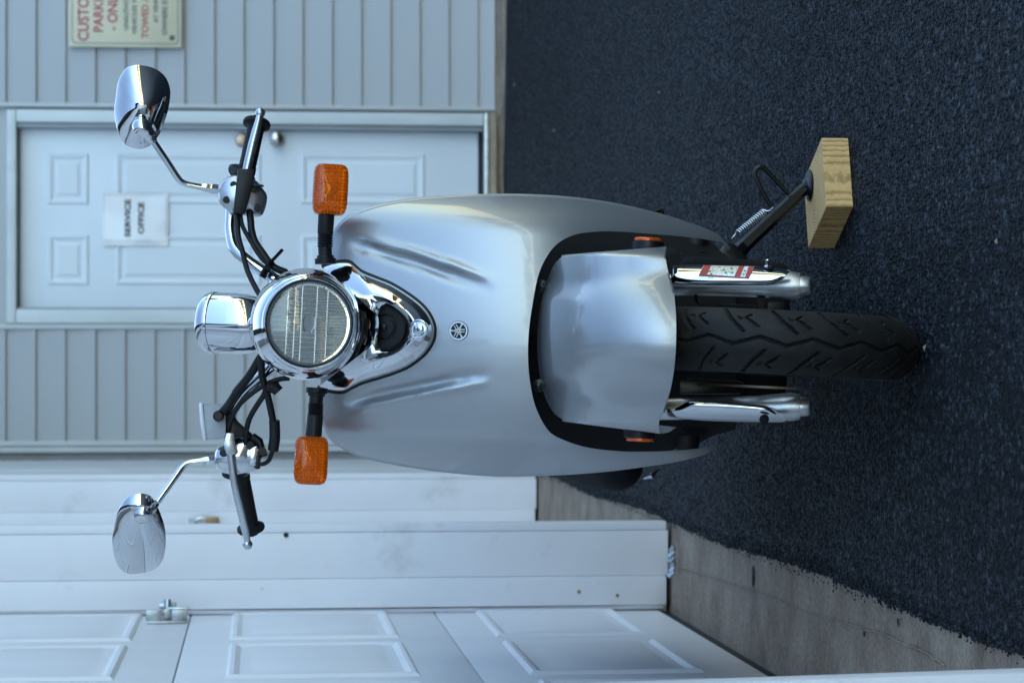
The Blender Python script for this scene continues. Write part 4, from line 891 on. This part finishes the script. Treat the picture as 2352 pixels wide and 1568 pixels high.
def lever(pts, ds, rr):
    P_ = catmull([S(x, y, d) for (x, y), d in zip(pts, ds)], 8); r_ = np.interp(np.linspace(0, 1, len(P_)), np.linspace(0, 1, len(rr)), rr)
    g = MB(); g.tube(P_, r_, 16, oval=.95); e = Vector(P_[-1]); t = (e-Vector(P_[-3])).normalized()
    g.lathe([(.0005, -.0082), (.0044, -.0070), (.0071, -.0041), (.0082, 0), (.0071, .0041), (.0044, .0070), (.0005, .0082)], axis_mat(e, t, (0, 1, 0)), 18)
    return part('brake_lever', g, 'lever', bar, smooth=50)
lever([(566.5, 391), (572.5, 366), (580, 335), (588.5, 302), (594, 278), (597.6, 259.5)], [.285, .285, .288, .295, .30, .305], [.0070, .0074, .0078, .0074, .0058, .0050])
lever([(527.5, 1014), (531, 1052), (538.7, 1105), (550, 1155), (561, 1204), (566, 1230), (568.5, 1250)], [.272, .272, .276, .283, .292, .298, .302], [.0066, .0066, .0068, .0074, .0072, .0058, .0050])
def lump(name, pts, d0, d1, mt, par, bev=.006, k=6, bulge=.006, inset=.84):
    C_ = resample(catmull(pts, k, True), 44, True); c = C_.mean(0); loops = []
    for t, d in ((1.0, d1), (1.0, lerp(d0, d1, .45)), (.985, lerp(d0, d1, .22)), (.94, lerp(d0, d1, .08)), (inset, d0), (inset*.55, d0-bulge*.7), (.05, d0-bulge)): loops.append([S(*(c+(q-c)*t), d) for q in C_])
    g = MB(); g.loft(loops); return part(name, g, mt, par, smooth=45)
swR = lump('switch_housing', [(500, 440), (507, 420), (522, 407), (545, 402), (585, 413), (601, 430), (613, 448), (612, 468), (604, 492), (592, 498), (565, 496), (524, 484), (505, 466)], .278, .345, 'alloy', bar)
g = MB(); g.loft([Sp([(546, 388), (585, 388), (581, 420), (573, 455), (562, 494), (535, 489), (540, 446)], d) for d in (.262, .30)]); part('lever_bracket', g, 'black', swR, bevel=.0035)
g = MB(); g.loft([Sp([(573, 419), (606, 425), (606, 430), (572, 427)], d) for d in (.268, .29)]); g.loft([Sp([(572, 431), (590, 435), (589, 441), (570, 438)], d) for d in (.268, .29)]); part('switch_tab', g, 'black', swR, bevel=.001)
def screws(L_, d, par):
    for x, y in L_:
        g = MB(); g.lathe([(.0062, 0), (.0060, .0015), (.0045, .0020), (.0008, .0022)], axis_mat(S(x, y, d), (0, -1, .05)), 14); part('housing_screw', g, 'dark', par)
screws([(520.5, 459), (590, 476), (537, 425)], .277, swR)
g = MB(); g.lathe([(.025, 0), (.027, .004), (.022, .010)], axis_mat(S(553, 408, .325), S(566, 392, .33)-S(553, 408, .325), (0, 1, 0)), 28); part('housing_collar', g, 'black', swR)
swL = lump('switch_housing', [(492, 1050), (497, 1030), (515, 1020), (535, 1008), (566, 998), (583, 1001), (597, 1017), (603, 1048), (592, 1074), (572, 1087), (540, 1092), (511, 1085), (494, 1068)], .285, .345, 'polished', bar)
g = MB(); g.lathe([(.0265, 0), (.0275, .005), (.021, .012)], axis_mat(S(545, 1072, .325), S(550, 1086, .33)-S(545, 1072, .325), (0, 1, 0)), 28); part('housing_collar', g, 'black', swL)
screws([(574, 1020), (513, 1040), (601, 1040)], .279, swL)
g = MB(); g.loft([Sp([(572, 1032), (590, 1022), (594, 1030), (596, 1068), (572, 1071)], d) for d in (.270, .30)]); part('throttle_cover', g, 'polished', swL, bevel=.003)
g = MB(); g.loft([Sp([(588, 1044), (598, 1046), (598, 1076), (588, 1078)], d) for d in (.266, .30)]); part('cable_block', g, 'black', swL, bevel=.002)
g = MB(); g.loft([Sp([(519, 993), (539, 994), (541, 1018), (546, 1036), (534, 1046), (519, 1044), (513, 1019)], d) for d in (.262, .31)]); part('master_cylinder', g, 'lever', swL, bevel=.004)
rv = lump('fluid_reservoir', [(466, 931), (468, 926.5), (480, 926), (512, 928), (519, 933), (519, 968), (519, 1000), (515, 1005), (490, 1008), (474, 1009), (471, 1002), (468, 965)], .262, .315, 'tank', bar, bulge=.001, inset=.95)
g = MB(); g.loft([Sp([(457, 925), (465, 924), (469, 965), (474, 1011), (467, 1012), (459, 970)], d) for d in (.258, .318)]); part('reservoir_lid', g, 'sleeve', rv, bevel=.002)
g = MB(); g.lathe([(.009, 0), (.009, .006), (.006, .009)], axis_mat(S(502, 955, .256), (0, -1, 0)), 14); g.tube(catmull([S(502, 955, .262), S(517, 938, .258), S(530, 920, .255), S(541, 902, .25)], 6), .0062, 12); part('banjo_fitting', g, 'blackmetal', rv, smooth=40)
g = MB(); g.loft([Sp([(517, 955), (534, 945), (545, 965), (566, 985), (583, 998), (570, 1010), (545, 1005), (523, 1008), (514, 985)], d) for d in (.272, .30)]); part('lever_pivot', g, 'blackmetal', swL, bevel=.005)
g = MB(); g.tube(Sp([(579, 1001), (596, 1012), (601, 1032), (606, 1048)], .278), .006, 10); g.lathe([(.007, 0), (.007, .012)], axis_mat(S(603, 1036, .27), (0, -1, 0)), 12); part('cable_elbow', g, 'blackmetal', swL)

# ---- cables
def cable(pts, d, r=.0038, name='cable', mt='rubber'):
    ds = d if hasattr(d, '__len__') else [d]*len(pts)
    return part(name, MB().tube(catmull([S(x, y, q) for (x, y), q in zip(pts, ds)], 7), r, 10), mt, bar, smooth=60)
cable([(540, 480), (545, 515), (548, 545), (557, 578), (569, 623), (592, 670), (606, 684), (640, 700)], [.275, .262, .25, .24, .225, .2, .19, .2], .0043)
cable([(552, 490), (557, 519), (577, 556), (596, 587), (616, 607), (645, 621), (668, 628)], [.275, .265, .25, .24, .235, .23, .23], .0036)
cable([(573, 484), (576, 510), (578, 530), (586, 556), (601, 578), (614, 597), (630, 614), (658, 626)], [.28, .265, .26, .25, .24, .235, .23, .23], .0058, 'wiring_loom')
cable([(523, 994), (527, 971), (539, 945), (558, 920), (597, 890), (637, 872), (665, 868)], [.275, .262, .255, .248, .24, .235, .235], .0042)
cable([(541, 902), (574, 861), (601, 818), (630, 795)], [.25, .238, .225, .22], .0068, 'brake_hose')
cable([(564, 1012), (566, 988), (574, 959), (590, 931), (604, 910), (614, 892), (640, 880)], [.275, .262, .255, .248, .243, .24, .235], .0044)
cable([(600, 815), (602, 862), (613, 900), (625, 955), (631, 985)], [.21, .222, .235, .245, .25], .0058)
cable([(630, 965), (631, 988), (630.5, 1010), (627, 1034)], [.248, .25, .252, .255], .0088, 'cable_boot')
cable([(626, 1034), (618, 1056), (604, 1065), (588, 1064)], [.256, .262, .268, .272], .0036)
cable([(612, 885), (622, 888), (634, 893), (640, 899)], .228, .009, 'cable_clip')
tie = part('cable_tie', MB().tube(Sp([(602, 637), (609, 623), (617, 611), (625, 599)], .222), .0036, 8, oval=2.2), 'black', bar)
g = MB(); a, b = S(622, 602, .222), S(649, 573, .215); g.tube([a, lerp(a, b, .5), b], .0019, 8, oval=2.2); g.tube(Sp([(613, 612), (619, 618)], .219), .0055, 8); part('tie_tail', g, 'black', tie)

# ---- mirrors
def mirror(outline, cen, d0, dome, slope, stem, sd, nut, nd_):
    C_ = resample(catmull(outline, 6, True), 96, True); c = np.array(cen, float)
    def dep(q, s):
        return d0-dome*(1-s*s)**.8+slope[0]*(q[1]-c[1])+slope[1]*(q[0]-c[0])
    loops = [[S(*q, dep(q, 1)+.006) for q in C_]]
    for s in [1, .99, .97, .94, .9, .85, .78, .7, .6, .5, .4, .3, .2, .1, .03]: loops.append([S(*(c+(q-c)*s), dep(c+(q-c)*s, s)) for q in C_])
    g = MB(); g.loft(loops); st_ = part('mirror', MB().tube(catmull([S(x, y, d) for (x, y), d in zip(stem, sd)], 8), .0052, 14), 'chrome', sc, smooth=60)
    part('mirror_shell', g, 'chrome', st_, smooth=70)
    g = MB(); g.add([S(*(c+(q-c)*.96), dep(c+(q-c)*.96, 1)+.0068) for q in C_], [tuple(range(96))]); part('mirror_glass', g, 'polished', st_, smooth=0)
    P_ = catmull([S(x, y, d) for (x, y), d in zip(nut, nd_)], 6); n_ = len(P_)
    g = MB(); g.tube(P_, np.interp(np.linspace(0, 1, n_), [0, .15, .35, .6, .62, .8, .82, 1], [.006, .0135, .0150, .0118, .0105, .0105, .0088, .0060]), 20); part('mirror_ball_joint', g, 'chrome', st_, smooth=40)
    a, b = S(*stem[0], sd[0]), S(*stem[1], sd[1]); t = (b-a).normalized(); g = MB(); g.lathe([(.0085, -.003), (.0085, .007), (.0078, .0075), (.0070, .018), (.0058, .024)], axis_mat(a, t, (0, 1, 0)), 6); part('stem_nut', g, 'chrome', st_, smooth=25)
MR = [(305.4, 150.3), (321, 149.6), (345.6, 153.9), (367.6, 164.9), (382.3, 180.8), (389.6, 200.3), (391.4, 218.6), (387, 249), (379.8, 273.5), (367.6, 306), (358, 320), (351.8, 327.7), (341, 337), (325, 342.4), (309, 341), (290, 334.4), (279.3, 319.6), (272.4, 306), (266.3, 285.7), (262.6, 255.2), (265.7, 224.7), (270, 193), (278.5, 172.2), (290.7, 156.3)]
ML = [(327.8, 1132.5), (343.7, 1137.0), (354.8, 1149.7), (369.0, 1179.8), (378.5, 1211.5), (380.9, 1241.6), (378.5, 1265.4), (372.2, 1287.6), (359.5, 1303.5), (335.7, 1313.8), (304.0, 1317.7), (286.6, 1313.8), (272.3, 1300.3), (262.8, 1278.1), (258.4, 1249.5), (258.4, 1230.5), (262.8, 1208.3), (269.1, 1179.8), (277.1, 1159.2), (289.8, 1143.3), (304.0, 1135.4), (316.7, 1132.5)]
mirror(MR, (327, 250), .325, .030, (.00012, 0), [(497, 434.5), (476, 432), (446, 427), (425, 422), (411, 412), (385, 373), (352, 324)], [.31, .31, .31, .31, .308, .30, .292], [(318, 285), (326, 292), (340, 306), (353, 326)], [.30, .286, .286, .292])
mirror(ML, (320, 1222), .315, .030, (.00042, 0), [(496, 1056), (475, 1057.5), (452, 1060), (434, 1063), (420, 1072), (402, 1096), (362, 1152)], [.31, .31, .31, .31, .308, .302, .292], [(322, 1188), (328, 1180), (342, 1169), (359, 1154)], [.292, .280, .283, .291])

# ---- side stand resting on the block
BZ = .0475
foot = RINV @ on_z(1856, 426, BZ+.004); top_ = RINV @ at(1712, 562, 4.28); hin = RINV @ at(1690, 585, 4.30)
ss = part('side_stand', MB().tube([hin, top_, lerp(top_, foot, .5), foot], [.016, .0125, .0115, .0105], 6), 'blackmetal', sc, smooth=30)
g = MB(); fw = ROOT @ foot; T = axis_mat(RINV @ (fw+Vector((0, 0, -.0035))), (RINV.to_3x3() @ Vector((0, 0, 1)))); 
g.lathe([(.001, 0), (.027, 0), (.028, .002), (.024, .005), (.012, .008), (.010, .012)], T, 24); part('stand_foot', g, 'blackmetal', ss, smooth=40)
def on_stand(x, y, off=0): return RINV @ at(x, y, (ROOT @ lerp(top_, foot, .5)).y-off)
g = MB(); g.tube(catmull([on_stand(x, y) for x, y in [(1813, 447), (1787, 420), (1763, 394), (1752, 386), (1742, 385.5), (1735.5, 392), (1735, 405), (1750, 438), (1771, 474)]], 7), .0040, 10); part('stand_tang', g, 'blackmetal', ss)
a, b = on_stand(1757, 486, .012), on_stand(1697, 535, .012); t = (b-a).normalized(); u_ = t.orthogonal().normalized(); w_ = t.cross(u_)
hel = [a+(b-a)*(k/200)+(u_*math.cos(k*2*math.pi*14/200)+w_*math.sin(k*2*math.pi*14/200))*.0062 for k in range(201)]
pts = [on_stand(1776, 476, .012), on_stand(1768, 484, .012), on_stand(1760, 485, .012)]+hel+[on_stand(1690, 537, .012), on_stand(1682, 546, .012), on_stand(1683, 555, .012), on_stand(1690, 556, .012)]
part('stand_spring', MB().tube(pts, .00115, 6), 'spring', ss, smooth=60)
g = MB(); g.loft([[RINV @ at(x, y, Y) for x, y in ((1668, 556), (1690, 562), (1712, 585), (1722, 605), (1690, 625), (1640, 640), (1640, 590))] for Y in (4.27, 4.42)]); part('stand_bracket', g, 'blackmetal', sc, bevel=.006)

# ================================================================== THE WOODEN BLOCK
A_, D_, C2 = on_z(1950, 317), on_z(1961.5, 475), on_z(1918, 570); B_ = A_+C2-D_
bo = (A_+C2)/2
g = MB(); g.loft([[Vector((p.x, p.y, z)) for p in (A_, D_, C2, B_)] for z in (.001, BZ)])
blk = part('wood_block', g, 'wood', None, smooth=0, bevel=.0016)
me = blk.data; me.transform(Matrix.Translation(-Vector((bo.x, bo.y, 0)))); blk.location = (bo.x, bo.y, 0)
tag(blk, 'pale sawn wooden block under the foot of the side stand', 'wood block')
